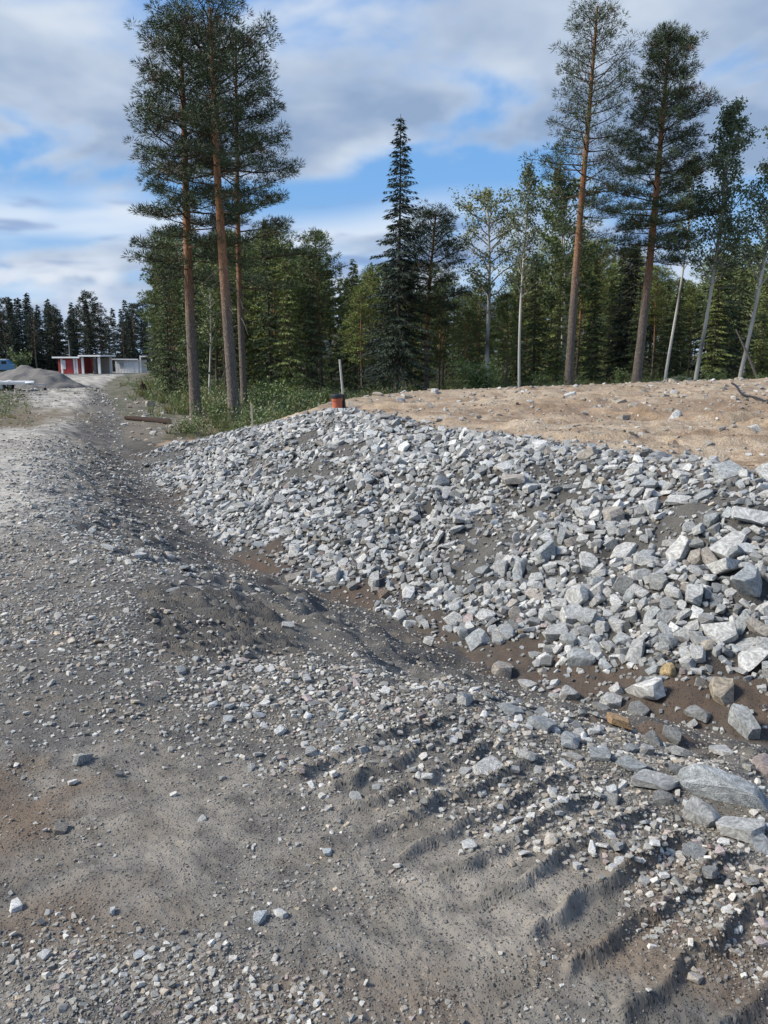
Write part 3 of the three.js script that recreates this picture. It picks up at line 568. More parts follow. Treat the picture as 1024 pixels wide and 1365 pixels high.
function makePine(seed, o) {
  // H height, R reach of the crown, base: where the crown starts (share of H), limbs, tufts: blades in a tuft
  const { H, R, base, limbs, tufts = 34, tuft = 0.25, blade = 0.13, width = 0.022, trunk = 0.2, lean = [0, 0], bend = 0.12, dead = 8, cone = 0.75, green = [0.05, 0.074, 0.03], twigs = 5, sway = null, open = 1 } = o;
  const r = rngOf(seed), wood = new Wood(), leaves = new Leaves(), line = trunkLine(r, H, lean, bend);
  wood.limb(line, line.map((_, i) => trunk * (i === 0 ? 1.25 : 1) * Math.pow(1 - i / line.length, 0.75) + 0.015), 10, (t) => vary(PINE_BARK(t), 1.5));
  const limbColor = (t) => t < 0.5 ? [0.36, 0.22, 0.14] : [0.2, 0.15, 0.1];
  for (let k = 0; k < limbs; k++) {
    const t = Math.pow((k + r()) / limbs, 0.9), y = lerp(base, 0.985, t), from = along(line, y), az = k * 2.4 + r() * 0.9;
    const shape = Math.pow(1 - t, cone) * (0.6 + 0.4 * smooth(0, 0.25, t)) + 0.1;
    let L = R * shape * (0.55 + 0.6 * r()); if (sway) L *= sway(az, t);
    const rise = lerp(-0.12, 0.75, t) + 0.3 * (r() - 0.5), dx = Math.cos(az), dz = Math.sin(az), pts = [];
    for (let i = 0; i <= 4; i++) { const s = i / 4; pts.push(V(from.x + dx * L * s + 0.1 * (r() - 0.5) * s * 2, from.y + L * (rise * s - 0.25 * s * s * (1 - t) + 0.22 * s * s * s) + 0.12 * (r() - 0.5) * s, from.z + dz * L * s + 0.1 * (r() - 0.5) * s * 2)); }
    const rb = 0.012 + 0.022 * L / 2; wood.limb(pts, pts.map((_, i) => rb * (1 - 0.8 * i / 4)), 5, limbColor);
    const n = Math.max(2, Math.round(twigs * (0.5 + L / R)));
    for (let w = 0; w < n; w++) {
      const s = lerp(0.35, 1, (w + r()) / n), p = along(pts, s), side = (w & 1 ? 1 : -1) * (0.5 + 0.7 * r()), tl = (0.22 + 0.5 * r()) * Math.min(1, L / 1.6) * (1.15 - 0.5 * s) * (o.twig ?? 1);
      const ex = dx * Math.cos(side) - dz * Math.sin(side), ez = dz * Math.cos(side) + dx * Math.sin(side), end = V(p.x + ex * tl, p.y + tl * (0.1 + 0.5 * r()), p.z + ez * tl);
      wood.limb([p, end], [rb * 0.35, 0.006], 3, limbColor);
      const m = tl > 0.4 ? 2 : 1;
      for (let c = 0; c < m; c++) {
        if (r() > open) continue;
        const q = p.clone().lerp(end, 1 - c * 0.5), shade = vary(green, 0.65 + 0.75 * r()), warm = r() < 0.06;
        for (let b = 0; b < tufts; b++) {
          const a = r() * 6.283, uy = r() * 1.5 - 0.45, uh = Math.sqrt(Math.max(0, 1 - Math.min(1, uy * uy))), nx = uh * Math.cos(a) + ex * 0.4, ny = uy, nz = uh * Math.sin(a) + ez * 0.4, l = 1 / Math.hypot(nx, ny, nz), off = tuft * Math.cbrt(r());
          leaves.blade(q.x + nx * l * off, q.y + ny * l * off * 0.7, q.z + nz * l * off, nx * l, ny * l, nz * l, blade * (0.7 + 0.6 * r()), width, warm ? [0.09, 0.06, 0.03] : vary(shade, 0.8 + 0.4 * r()), r);
        }
      }
    }
  }
  for (let k = 0; k < dead; k++) {      // bare dead branches below the crown
    const y = lerp(0.15, base + 0.06, r()), from = along(line, y), az = r() * 6.283, L = 0.3 + 1.3 * r() * r(), pts = [];
    for (let i = 0; i <= 3; i++) { const s = i / 3; pts.push(V(from.x + Math.cos(az) * L * s, from.y - L * (0.15 * s + 0.3 * s * s) + 0.12 * (r() - 0.5) * s, from.z + Math.sin(az) * L * s + 0.12 * (r() - 0.5) * s)); }
    wood.limb(pts, [0.022, 0.017, 0.012, 0.005], 4, () => [0.42, 0.38, 0.34]);
  }
  return { wood: wood.geometry(), crown: leaves.geometry(), H };
}
function makeSpruce(seed, o) {
  const { H, R, base = 0.03, step = 0.3, per = 6, blades = 8, blade = 0.17, width = 0.05, trunk = 0.14, green = [0.03, 0.052, 0.028], droop = 0.35, thin = 0.85, lean = [0, 0], gap = 0.13 } = o;
  const r = rngOf(seed), wood = new Wood(), leaves = new Leaves(), line = trunkLine(r, H, lean, 0.03, 8);
  wood.limb(line, line.map((_, i) => trunk * (1 - 0.93 * i / 8)), 8, () => [0.27, 0.23, 0.2]);
  for (let y = base * H + 0.2; y < H - 0.1; y += step * (0.7 + 0.6 * r())) {
    const t = y / H, reach = R * Math.pow(1 - t, thin) * (t < 0.12 ? 0.75 + 2 * t : 1) + 0.06, first = r() * 6.283;
    for (let k = 0; k < per; k++) {
      const az = first + (k + 0.6 * (r() - 0.5)) / per * 6.283, L = reach * (0.4 + 0.8 * r()), dx = Math.cos(az), dz = Math.sin(az), from = along(line, t + 1.5 * step / H * (r() - 0.5)), fall = droop * (1.15 - 1.3 * t) * (0.7 + 0.6 * r()), pts = [];
      for (let i = 0; i <= 3; i++) { const s = i / 3; pts.push(V(from.x + dx * L * s, from.y + L * (-fall * s * 1.4 + 0.45 * s * s * fall + (t > 0.75 ? 0.5 * s * (t - 0.75) * 4 : 0)), from.z + dz * L * s)); }
      wood.limb(pts, [0.02 + 0.006 * L, 0.014, 0.009, 0.004], 3, () => [0.2, 0.17, 0.14]);
      const shade = vary(green, 0.6 + 0.8 * r()), n = Math.max(2, Math.round(L / gap));
      for (let i = 0; i < n; i++) {
        const s = lerp(0.12, 1.0, (i + r()) / n), p = along(pts, s), spread = 0.5 * (1.1 - s) * Math.min(1, L) + 0.06;
        for (let b = 0; b < blades; b++) {
          const sd = (r() * 2 - 1), out = 0.35 + 0.6 * r(), nx = dx * out - dz * sd, nz = dz * out + dx * sd, ny = -0.25 - 0.55 * r() * (1.1 - t), l = 1 / Math.hypot(nx, ny, nz), off = spread * sd * 0.8;
          leaves.blade(p.x - dz * off, p.y - 0.05 * r() - Math.abs(off) * 0.25, p.z + dx * off, nx * l, ny * l, nz * l, blade * (0.65 + 0.7 * r()), width, vary(shade, 0.8 + 0.4 * r()), r);
        }
      }
    }
  }
  return { wood: wood.geometry(), crown: leaves.geometry(), H };
}
function makeBirch(seed, o) {
  const { H, R, base, limbs = 26, leaves: count = 4200, leaf = 0.06, trunk = 0.09, lean = [0, 0], bend = 0.12, bark = [0.60, 0.58, 0.53], green = [0.085, 0.125, 0.04], up = 1.1, round = 0.6, spread = 0.2, fork = false } = o;
  const r = rngOf(seed), wood = new Wood(), leaves = new Leaves(), line = trunkLine(r, H * 0.96, lean, bend), ends = [];
  const barkOf = (t, p) => r() < 0.12 ? [0.12, 0.11, 0.1] : vary(bark, 0.95 * (0.75 + 0.35 * r()));
  wood.limb(line, line.map((_, i) => trunk * Math.pow(1 - i / line.length, 0.8) + 0.006), 8, barkOf);
  for (let k = 0; k < limbs; k++) {
    const t = (k + r()) / limbs, from = along(line, lerp(base, 0.99, t)), az = k * 2.4 + r(), shape = round > 0.5 ? Math.sqrt(Math.max(0.02, 1 - (2 * t - 0.75) ** 2 * 0.62)) : Math.pow(1 - t, 0.7) + 0.12;
    const L = R * shape * (0.6 + 0.5 * r()), rise = up * (0.7 + 0.6 * r()), pts = [];
    for (let i = 0; i <= 4; i++) { const s = i / 4; pts.push(V(from.x + Math.cos(az) * L * s + 0.12 * (r() - 0.5), from.y + rise * L * s * (1 - 0.3 * s) + 0.1 * (r() - 0.5), from.z + Math.sin(az) * L * s + 0.12 * (r() - 0.5))); }
    wood.limb(pts, pts.map((_, i) => (trunk * 0.32) * (1 - 0.85 * i / 4) + 0.003), 4, (s) => s > 0.4 ? [0.09, 0.075, 0.06] : vary(bark, 0.7));
    for (let i = 0; i < 6; i++) {
      const p = along(pts, 0.3 + 0.7 * r()), end = V(p.x + (r() - 0.5) * L * 0.7, p.y + (r() - 0.2) * L * 0.5, p.z + (r() - 0.5) * L * 0.7);
      wood.limb([p, end], [0.008, 0.003], 3, () => [0.08, 0.065, 0.055]); ends.push([p, end]);
    }
    ends.push([pts[2], pts[4]]);
  }
  const gauss = () => (r() + r() + r() - 1.5) * 1.15;
  for (let k = 0; k < count; k++) {
    const [a, b] = ends[Math.floor(r() * ends.length)], p = a.clone().lerp(b, 0.25 + 0.8 * r());
    leaves.leaf(p.x + gauss() * spread, p.y + gauss() * spread - 0.05, p.z + gauss() * spread, leaf * (0.6 + 0.7 * r()), vary(green, 0.6 + 0.9 * r()), r);
  }
  return { wood: wood.geometry(), crown: leaves.geometry(), H };
}
function plantTree(name, kind, label, category, x, d, size = 1, turn = 0, group, leafy = false, wide = 1) {
  const t = thing(name, label, category, [x, heightAt(x, d) - 0.05, -d], turn, group);
  t.scale.set(size * wide, size, size * wide);
  mesh('trunk', kind.wood, leafy ? birchBarkMaterial : barkMaterial, t); mesh('crown', kind.crown, leafy ? leafMaterial : needleMaterial, t);
  return t;
}
const tallSeen = (u, v, d, x = sideAt(u, d)) => heightSeen(v, d) - heightAt(x, d) + 0.05;
function single(name, label, category, make, seed, u, vTop, uTop, d, o, leafy = false) {       // one tree with a shape of its own
  const x = sideAt(u, d), H = tallSeen(u, vTop, d, x), b = (682.5 - vTop) / FOCAL, topX = (uTop - 512) / FOCAL * d / (Math.cos(PITCH) + b * Math.sin(PITCH));
  return plantTree(name, make(seed, { ...o, H, lean: [topX - x, 0] }), label, category, x, d, 1, 0, undefined, leafy);
}
// the tall pines beside the road
single('tall_pine', 'tall pine with reddish trunk and dense dark crown, standing closest to the road', 'tree', makePine, 31, 258, 34, 234, 27, { R: 2.0, base: 0.36, limbs: 68, trunk: 0.18, tufts: 72, twigs: 7, dead: 14, cone: 0.36, bend: 0.1 });
single('tall_pine', 'tallest pine with bright orange trunk and bare dead branches in the roadside group', 'tree', makePine, 32, 310, 12, 283, 25.5, { R: 2.05, base: 0.53, limbs: 56, trunk: 0.18, tufts: 68, twigs: 7, dead: 18, cone: 0.38, bend: 0.06 });
single('tall_pine', 'slender tall pine standing just behind the orange-trunked pine by the road', 'tree', makePine, 33, 324, 45, 312, 30, { R: 2.15, base: 0.34, limbs: 50, trunk: 0.12, tufts: 62, twigs: 7, dead: 9, cone: 0.5, bend: 0.08, sway: (az, t) => 1 + 0.35 * Math.cos(az) * (t < 0.4 ? 1 : 0.3) });
// the two tall pines beyond the dirt plot
single('tall_pine', 'tall thin-crowned pine with long bare trunk beyond the dirt plot', 'tree', makePine, 34, 760, 10, 792, 31, { R: 2.1, base: 0.42, limbs: 76, trunk: 0.155, tufts: 50, twigs: 6, dead: 8, cone: 0.5, bend: 0.06, open: 0.85 });
single('tall_pine', 'tall pine with full cone-shaped crown and dark reddish trunk beyond the dirt plot', 'tree', makePine, 35, 850, 42, 896, 31.5, { R: 2.4, base: 0.37, limbs: 92, trunk: 0.17, tufts: 80, twigs: 8, dead: 14, cone: 0.72, bend: 0.08 });
single('spruce', 'tall slim spruce with pointed top rising above the forest edge', 'tree', makeSpruce, 36, 528, 152, 534, 34, { R: 2.0, step: 0.24, per: 9, blades: 8, blade: 0.15, width: 0.042, gap: 0.11, trunk: 0.12, base: 0.12, thin: 0.85, droop: 0.5, green: [0.026, 0.045, 0.026] });
single('pine', 'short pine with one side branching out beside the slim spruce', 'tree', makePine, 37, 570, 286, 578, 35, { R: 1.7, base: 0.42, limbs: 60, trunk: 0.11, tufts: 58, twigs: 7, dead: 6, cone: 0.42 });
single('birch', 'round-headed birch with airy pale crown and white stem', 'tree', makeBirch, 41, 650, 246, 645, 36, { R: 1.75, base: 0.38, limbs: 30, leaves: 6500, leaf: 0.055, trunk: 0.11, round: 1, up: 0.8, bark: [0.62, 0.6, 0.56], green: [0.20, 0.22, 0.085] }, true);
single('birch', 'thin birch with feathery narrow crown beside the round-headed birch', 'tree', makeBirch, 42, 694, 206, 703, 33, { R: 0.95, base: 0.42, limbs: 30, leaves: 4400, leaf: 0.05, trunk: 0.058, round: 0, up: 1.6, green: [0.13, 0.165, 0.085], bend: 0.1 }, true);
single('birch', 'leafy green birch with two pale stems close together near tall pine', 'tree', makeBirch, 43, 750, 232, 752, 37, { R: 1.7, base: 0.3, limbs: 36, leaves: 9500, leaf: 0.065, trunk: 0.09, round: 1, up: 1.2, green: [0.10, 0.145, 0.04] }, true);
single('birch', 'leaning pale birch stem between the cone-crowned pine and tall aspens', 'tree', makeBirch, 44, 888, 190, 920, 34, { R: 0.9, base: 0.5, limbs: 22, leaves: 3200, leaf: 0.05, trunk: 0.064, round: 0, up: 1.4, green: [0.11, 0.15, 0.07], bend: 0.18 }, true);
single('aspen', 'tall aspen with silvery green upswept crown and white stem', 'tree', makeBirch, 45, 928, 122, 982, 32, { R: 1.35, base: 0.36, limbs: 40, leaves: 9500, leaf: 0.055, trunk: 0.08, round: 0, up: 1.7, green: [0.14, 0.185, 0.09], bend: 0.1, bark: [0.52, 0.51, 0.45] }, true);
single('aspen', 'tall aspen with pale leaning stem beside the leaning dead pole', 'tree', makeBirch, 46, 986, 150, 1052, 31, { R: 1.4, base: 0.4, limbs: 36, leaves: 7500, leaf: 0.055, trunk: 0.08, round: 0, up: 1.6, green: [0.14, 0.185, 0.09], bend: 0.1, bark: [0.48, 0.46, 0.42] }, true);
single('spruce', 'dark dense narrow spruce behind the cone-crowned pine', 'tree', makeSpruce, 47, 836, 322, 846, 36, { R: 1.15, step: 0.2, per: 8, blades: 8, thin: 0.7, green: [0.016, 0.028, 0.016] });
single('spruce', 'olive green spruce standing between the two tall aspens', 'tree', makeSpruce, 48, 955, 268, 968, 36, { R: 1.5, step: 0.26, per: 7, blades: 7, thin: 0.8, green: [0.045, 0.07, 0.028] });

// the forest behind: kinds built once, then placed one by one
const pineKinds = [0, 1, 2, 3].map((i) => makePine(60 + i, { H: 9, R: 1.75 + 0.15 * i, base: 0.28 + 0.07 * i, limbs: 58, trunk: 0.095, tufts: 26, tuft: 0.24, blade: 0.15, width: 0.05, twigs: 6, dead: 8, cone: 0.62, bend: 0.1, green: i % 2 ? [0.155, 0.19, 0.048] : [0.1, 0.135, 0.042] }));
const spruceKinds = [0, 1, 2].map((i) => makeSpruce(70 + i, { H: 9, R: 1.3 + 0.2 * i, step: 0.28, per: 6, blades: 7, blade: 0.19, width: 0.065, gap: 0.16, trunk: 0.11, green: i === 1 ? [0.145, 0.178, 0.048] : [0.08, 0.11, 0.037] }));
const birchKinds = [0, 1].map((i) => makeBirch(80 + i, { H: 8, R: 1.1 + 0.3 * i, base: 0.38, limbs: 26, leaves: 3600, leaf: 0.07, trunk: 0.06, round: i, up: 1.3, green: [0.14, 0.18, 0.05] }));
{
  const r = rngOf(123), taken = [];
  const TOPS = [[150, 400], [185, 345], [230, 300], [300, 318], [370, 302], [405, 306], [440, 326], [500, 334], [545, 360], [600, 378], [660, 392], [700, 345], [740, 300], [800, 330], [840, 335], [880, 372], [930, 350], [975, 305], [1024, 335], [1100, 330]];
  const topAt = (u) => { for (let i = 0; i + 1 < TOPS.length; i++) if (u < TOPS[i + 1][0]) return lerp(TOPS[i][1], TOPS[i + 1][1], clamp((u - TOPS[i][0]) / (TOPS[i + 1][0] - TOPS[i][0]))); return 330; };
  let made = 0;
  for (let k = 0; k < 6000 && made < 295; k++) {
    const d = 35 + 62 * Math.pow(r(), 1.3), u = lerp(150, 1110, r()), x = sideAt(u, d);
    nearest(DITCH, x, d); if (near[0] < (u < 215 ? 4.2 : 2.6) || !inside(pastDitchPolygon, x, d)) continue;
    const gap = 1.15 + 0.012 * d;
    if (taken.some((p) => (p[0] - x) ** 2 + (p[1] - d) ** 2 < gap * gap)) continue;
    taken.push([x, d]); made++;
    const full = tallSeen(u, topAt(u), d, x), first = d < 46, H = clamp(full * (first ? 0.72 + 0.34 * r() : 0.62 + 0.36 * r()), 3.5, 17), q = r(), wide = clamp(Math.pow(9 / H, 0.25), 0.7, 1.2) * (0.78 + 0.25 * r());
    const leafyZone = u > 660 ? 0.15 : 0.05;
    if (q < leafyZone) plantTree('birch', birchKinds[made % 2], 'young birch among the conifers in the forest behind the plot', 'tree', x, d, H / 8, r() * 6.3, 'birches in the forest', true, wide);
    else if (q < leafyZone + 0.48) { const k2 = made % 3; plantTree('spruce', spruceKinds[k2], k2 === 1 ? 'light green spruce in the forest behind the plot' : 'dark green spruce in the forest behind the plot', 'tree', x, d, H / 9, r() * 6.3, k2 === 1 ? 'light green spruces in the forest' : 'dark spruces in the forest', false, wide); }
    else { const k4 = made % 4; plantTree('pine', pineKinds[k4], k4 % 2 ? 'light green pine in the forest behind the plot' : 'dark green pine in the forest behind the plot', 'tree', x, d, H / 9, r() * 6.3, k4 % 2 ? 'light green pines in the forest' : 'dark pines in the forest', false, wide); }
  }
  console.log('forest trees', made);
}
// the distant tree line past the end of the road
{
  const farSpruce = [0, 1, 2].map((i) => makeSpruce(90 + i, { H: 13, R: 1.9 + 0.3 * i, step: 0.36, per: 6, blades: 5, blade: 0.4, width: 0.15, gap: 0.34, trunk: 0.15, green: [0.026, 0.042, 0.024] }));
  const farPine = [0, 1].map((i) => makePine(95 + i, { H: 13, R: 2.3, base: 0.32, limbs: 40, trunk: 0.16, tufts: 16, tuft: 0.4, blade: 0.34, width: 0.13, twigs: 4, dead: 3, cone: 0.5, green: [0.034, 0.05, 0.028] }));
  const r = rngOf(140), taken = [];
  let made = 0;
  for (let k = 0; k < 2500 && made < 105; k++) {
    const d = 124 + 26 * r(), u = lerp(-140, 235, r()), x = sideAt(u, d);
    if (taken.some((p) => (p[0] - x) ** 2 + (p[1] - d) ** 2 < 4.6)) continue;
    taken.push([x, d]); made++;
    const v = 400 + 14 * noise2(u * 0.02, 3) + (u > 90 ? 8 : 0), H = tallSeen(u, v, d, x) * (0.74 + 0.36 * r()), sp = r() < 0.68;
    plantTree(sp ? 'spruce' : 'pine', sp ? farSpruce[made % 3] : farPine[made % 2], sp ? 'dark pointed spruce in the distant tree line past the sheds' : 'dark pine in the distant tree line past the sheds', 'tree', x, d, H / 13, r() * 6.3, sp ? 'spruces in the distant tree line' : 'pines in the distant tree line');
  }
}

// ------------------------------------------------------------------ bushes, grass and undergrowth
function makeBush(seed, H, R, count, green) {
  const r = rngOf(seed), wood = new Wood(), leaves = new Leaves();
  for (let k = 0; k < 14; k++) { const a = r() * 6.283, L = R * (0.3 + 0.7 * r()), end = V(Math.cos(a) * L, H * (0.6 + 0.4 * r()), Math.sin(a) * L), mid = V(end.x * 0.4, end.y * 0.55, end.z * 0.4); wood.limb([V(end.x * 0.1, -0.05, end.z * 0.1), mid, end], [0.018, 0.012, 0.004], 4, () => [0.2, 0.16, 0.12]);
    for (let i = 0; i < count / 14; i++) { const p = (r() < 0.5 ? mid.clone().lerp(end, r()) : V(end.x * 0.2, 0.1, end.z * 0.2).lerp(mid, r())); leaves.leaf(p.x + (r() - 0.5) * 0.5 * R, Math.max(0.03, p.y + (r() - 0.5) * 0.3 * H), p.z + (r() - 0.5) * 0.5 * R, 0.05 * (0.7 + 0.7 * r()), vary(green, 0.6 + 0.8 * r()), r); } }
  return { wood: wood.geometry(), crown: leaves.geometry() };
}
function bush(label, kind, u, d, size, category = 'bush', group) {
  const x = sideAt(u, d), t = thing('bush', label, category, [x, heightAt(x, d), -d], u, group); t.scale.setScalar(size);
  mesh('stems', kind.wood, barkMaterial, t); mesh('foliage', kind.crown, leafMaterial, t);
}
const bushA = makeBush(201, 1.5, 1.1, 1900, [0.125, 0.185, 0.04]), bushB = makeBush(202, 1.3, 0.7, 1300, [0.12, 0.175, 0.045]), bushC = makeBush(203, 1.0, 0.8, 1200, [0.095, 0.145, 0.035]);
bush('large light green bush at the foot of the round-headed birch', bushA, 640, 30, 1.15);
bush('bright green bush at the far tree line near the gravel heap', bushB, 26, 118, 2.6);
for (const [u, d, s, k] of [[345, 27, 0.8, 1], [375, 26, 0.6, 1], [400, 28, 0.7, 0], [360, 30, 0.9, 0], [435, 29, 0.7, 1], [330, 24, 0.6, 2], [285, 25, 0.55, 1]])
  bush('leafy green bush in the undergrowth beside the tall roadside pines', [bushA, bushB, bushC][k], u, d, s, 'bush', 'bushes beside the roadside pines');
for (const [u, d, s, k] of [[460, 30, 0.7, 1], [510, 31, 0.6, 2], [720, 33, 0.6, 1], [830, 32, 0.55, 1], [910, 32, 0.55, 2], [960, 33, 0.55, 0]])
  bush('low green bush at the forest edge behind the dirt plot', [bushA, bushB, bushC][k], u, d, s, 'bush', 'bushes behind the dirt plot');
{
  const r = rngOf(210), leaves = new Leaves();
  for (let b = 0; b < 26; b++) { const a = r() * 6.283, s = 0.5 + 0.6 * r(), k = 1 / Math.hypot(1, s * 0.6); leaves.blade(Math.cos(a) * 0.08 * r(), 0, Math.sin(a) * 0.08 * r(), Math.cos(a) * s * 0.6 * k, k, Math.sin(a) * s * 0.6 * k, 0.25 + 0.4 * r(), 0.02, [1, 1, 1], r); }
  const tuft = leaves.geometry(), plantLeaves = new Leaves();
  for (let b = 0; b < 40; b++) { const a = r() * 6.283, q = 0.22 * r(); plantLeaves.leaf(Math.cos(a) * q, 0.05 + 0.5 * r(), Math.sin(a) * q, 0.04 * (0.6 + 0.7 * r()), [1, 1, 1], r); }
  const sprig = plantLeaves.geometry(), spots = [[], []], color = new THREE.Color();
  for (let k = 0; k < 60000 && spots[0].length + spots[1].length < 15000; k++) {
    const d = 19 + 40 * Math.pow(r(), 1.5), x = lerp(-0.52 * d - 1, 0.54 * d, r());
    const ground = survey(x, d, false).zone; nearest(VERGE, x, d); if (ground !== 3 && !(ground === 0 && near[0] < 1.2 && r() < 0.3) && !(ground === 1 && d > 22)) continue;
    nearest(DITCH, x, d); const edge = near[0]; if (edge < 0.9 || r() > smooth(0.6, 4.5, edge) || (x > 1 && d < 32 && r() < 0.55)) continue;
    const bare = Math.max(blob(x, d, { x: -3.6, d: 20.2, rx: 1.9, rd: 1.0 }), blob(x, d, { x: -6.2, d: 26, rx: 2.2, rd: 2.2 }));
    if (r() < 0.92 * bare || fbm(x * 0.4 + 2, d * 0.4, 3) < -0.25 + 0.3 * r()) continue;
    spots[r() < 0.5 ? 0 : 1].push([x, d]);
  }
  [[tuft, 'grass', 'tufts of green grass under the trees', 'grass', [0.15, 0.185, 0.05]], [sprig, 'undergrowth', 'low leafy undergrowth on the forest floor', 'undergrowth', [0.105, 0.16, 0.04]]].forEach(([g, name, label, category, c], i) => {
    const im = new THREE.InstancedMesh(g, leafMaterial, spots[i].length), m = new THREE.Matrix4(), q = new THREE.Quaternion(); im.name = numbered(name);
    spots[i].forEach(([x, d], k) => { const s = (0.5 + 0.8 * r()) * (d < 22 ? 0.6 : 1) * (x > 1 ? 0.6 : x < -0.4 * d ? 0.4 : 1); m.compose(V(x, heightAt(x, d) - 0.02, -d), q.setFromAxisAngle(AXIS_Y, r() * 6.283), V(s, s * (0.7 + 0.6 * r()), s)); im.setMatrixAt(k, m); const v = 0.6 + 0.8 * r(), dry = r() < 0.2 ? 1.6 : 1; im.setColorAt(k, color.setRGB(c[0] * v * dry, c[1] * v, c[2] * v)); });
    im.castShadow = im.receiveShadow = true; scene.add(tag(im, label, category, null, 'stuff'));
  });
}

// ------------------------------------------------------------------ things on and around the plot
const cylinder = (r0, r1, h, n = 24) => new THREE.CylinderGeometry(r0, r1, h, n);
const box = (w, h, d, x = 0, y = 0, z = 0, bevel = 0.006) => new RoundedBoxGeometry(w, h, d, 2, Math.min(bevel, w / 3, h / 3, d / 3)).translate(x, y, z);
{ // sewer inspection pipe: orange riser with a black cap
  const s = spotOf(450, 545), y = heightAt(s.x, s.d), t = thing('inspection_pipe', 'short orange plastic pipe with black cap standing at the plot edge', 'pipe', [s.x, y, -s.d]);
  t.rotation.z = 0.04;
  const orange = plain(0.42, 0.11, 0.055, 0.55), black = plain(0.018, 0.018, 0.02, 0.5);
  mesh('riser', cylinder(0.1, 0.1, 0.34).translate(0, 0.03, 0), orange, t);
  mesh('collar', cylinder(0.113, 0.108, 0.06).translate(0, 0.175, 0), orange, t);
  const lid = mesh('lid', new THREE.LatheGeometry([[0, 0.285], [0.05, 0.287], [0.11, 0.28], [0.118, 0.27], [0.118, 0.205], [0.112, 0.2], [0, 0.2]].map((p) => new THREE.Vector2(...p)), 28), black, t);
  mesh('handle', box(0.1, 0.02, 0.025, 0, 0.296, 0), black, lid);
  const x = s.x + 0.13, d = s.d + 0.06, y2 = heightAt(x, d), stick = thing('marker_stake', 'thin grey wooden stake leaning beside the orange pipe', 'stake', [x, y2, -d]);
  stick.rotation.z = 0.085;
  mesh('shaft', cylinder(0.021, 0.024, 1.02, 10).translate(0, 0.44, 0), plain(0.42, 0.40, 0.37, 0.9), stick);
  mesh('sleeve', cylinder(0.034, 0.036, 0.34, 14).translate(0, 0.1, 0), black, stick);
}
{ const s = spotOf(334, 574), t = thing('survey_stake', 'short pale wooden stake at the foot of the sandy rim', 'stake', [s.x, heightAt(s.x, s.d + 0.3), -(s.d + 0.3)]); t.rotation.z = 0.03; mesh('post', box(0.036, 0.62, 0.03, 0, 0.22, 0, 0.004), plain(0.5, 0.42, 0.3, 0.9), t); mesh('point', new THREE.ConeGeometry(0.03, 0.1, 4).rotateX(Math.PI).translate(0, -0.12, 0), plain(0.45, 0.37, 0.26, 0.9), t); }
{ // black hose lying over the plot
  const pts = [[975, 520], [982, 523], [990, 528], [1004, 533], [1030, 541], [1060, 548]].map(([u, v], i) => { const s = spotOf(u, v); return V(s.x, heightAt(s.x, s.d) + (i === 0 ? 0.16 : i === 1 ? 0.09 : 0.03), -s.d); });
  scene.add(tag(mesh(numbered('cable_conduit'), new THREE.TubeGeometry(new THREE.CatmullRomCurve3(pts), 60, 0.022, 10), plain(0.02, 0.021, 0.023, 0.45), scene), 'black plastic conduit with raised end lying on the dirt plot', 'conduit'));
}
{ // a dead pole propped at a slant
  const d = 29, a = V(sideAt(1020, d), heightAt(sideAt(1020, d), d), -d), b = V(sideAt(986, d), heightSeen(438, d), -d - 0.5), w = new Wood();
  w.limb([a, a.clone().lerp(b, 0.5).add(V(0.03, 0.02, 0)), b], [0.05, 0.045, 0.03], 8, () => [0.36, 0.32, 0.28]);
  tag(mesh(numbered('leaning_pole'), w.geometry(), barkMaterial, scene), 'bare grey pole leaning beside the aspen at the plot edge', 'pole');
}
{ // a fallen log at the road verge
  const s = spotOf(168, 560), e = spotOf(226, 566), a = V(s.x, heightAt(s.x, s.d) + 0.08, -s.d), b = V(e.x, heightAt(e.x, e.d) + 0.09, -e.d), w = new Wood();
  w.limb([a, a.clone().lerp(b, 0.5), b], [0.07, 0.085, 0.1], 10, () => [0.15, 0.09, 0.065]);
  const log = tag(mesh(numbered('fallen_log'), w.geometry(), barkMaterial, scene), 'reddish brown fallen log lying on the verge by the road', 'log');
  mesh('cut_end', new THREE.CircleGeometry(0.1, 16).lookAt(b.clone().sub(a)).translate(b.x, b.y, b.z), plain(0.38, 0.27, 0.16, 0.9), log);
}
{ // rotten stump post
  const d = 42, x = sideAt(188, d), t = thing('stump', 'dark reddish broken stump beside the bend of the road', 'stump', [x, heightAt(x, d), -d]), w = new Wood();
  w.limb([V(0, -0.1, 0), V(0.02, 0.3, 0), V(-0.02, 0.62, 0.02)], [0.26, 0.2, 0.15], 9, () => [0.11, 0.05, 0.035]); mesh('trunk', w.geometry(), barkMaterial, t);
  mesh('splinter', new THREE.ConeGeometry(0.1, 0.35, 6).translate(-0.04, 0.72, 0), plain(0.1, 0.05, 0.035, 0.95), t);
}

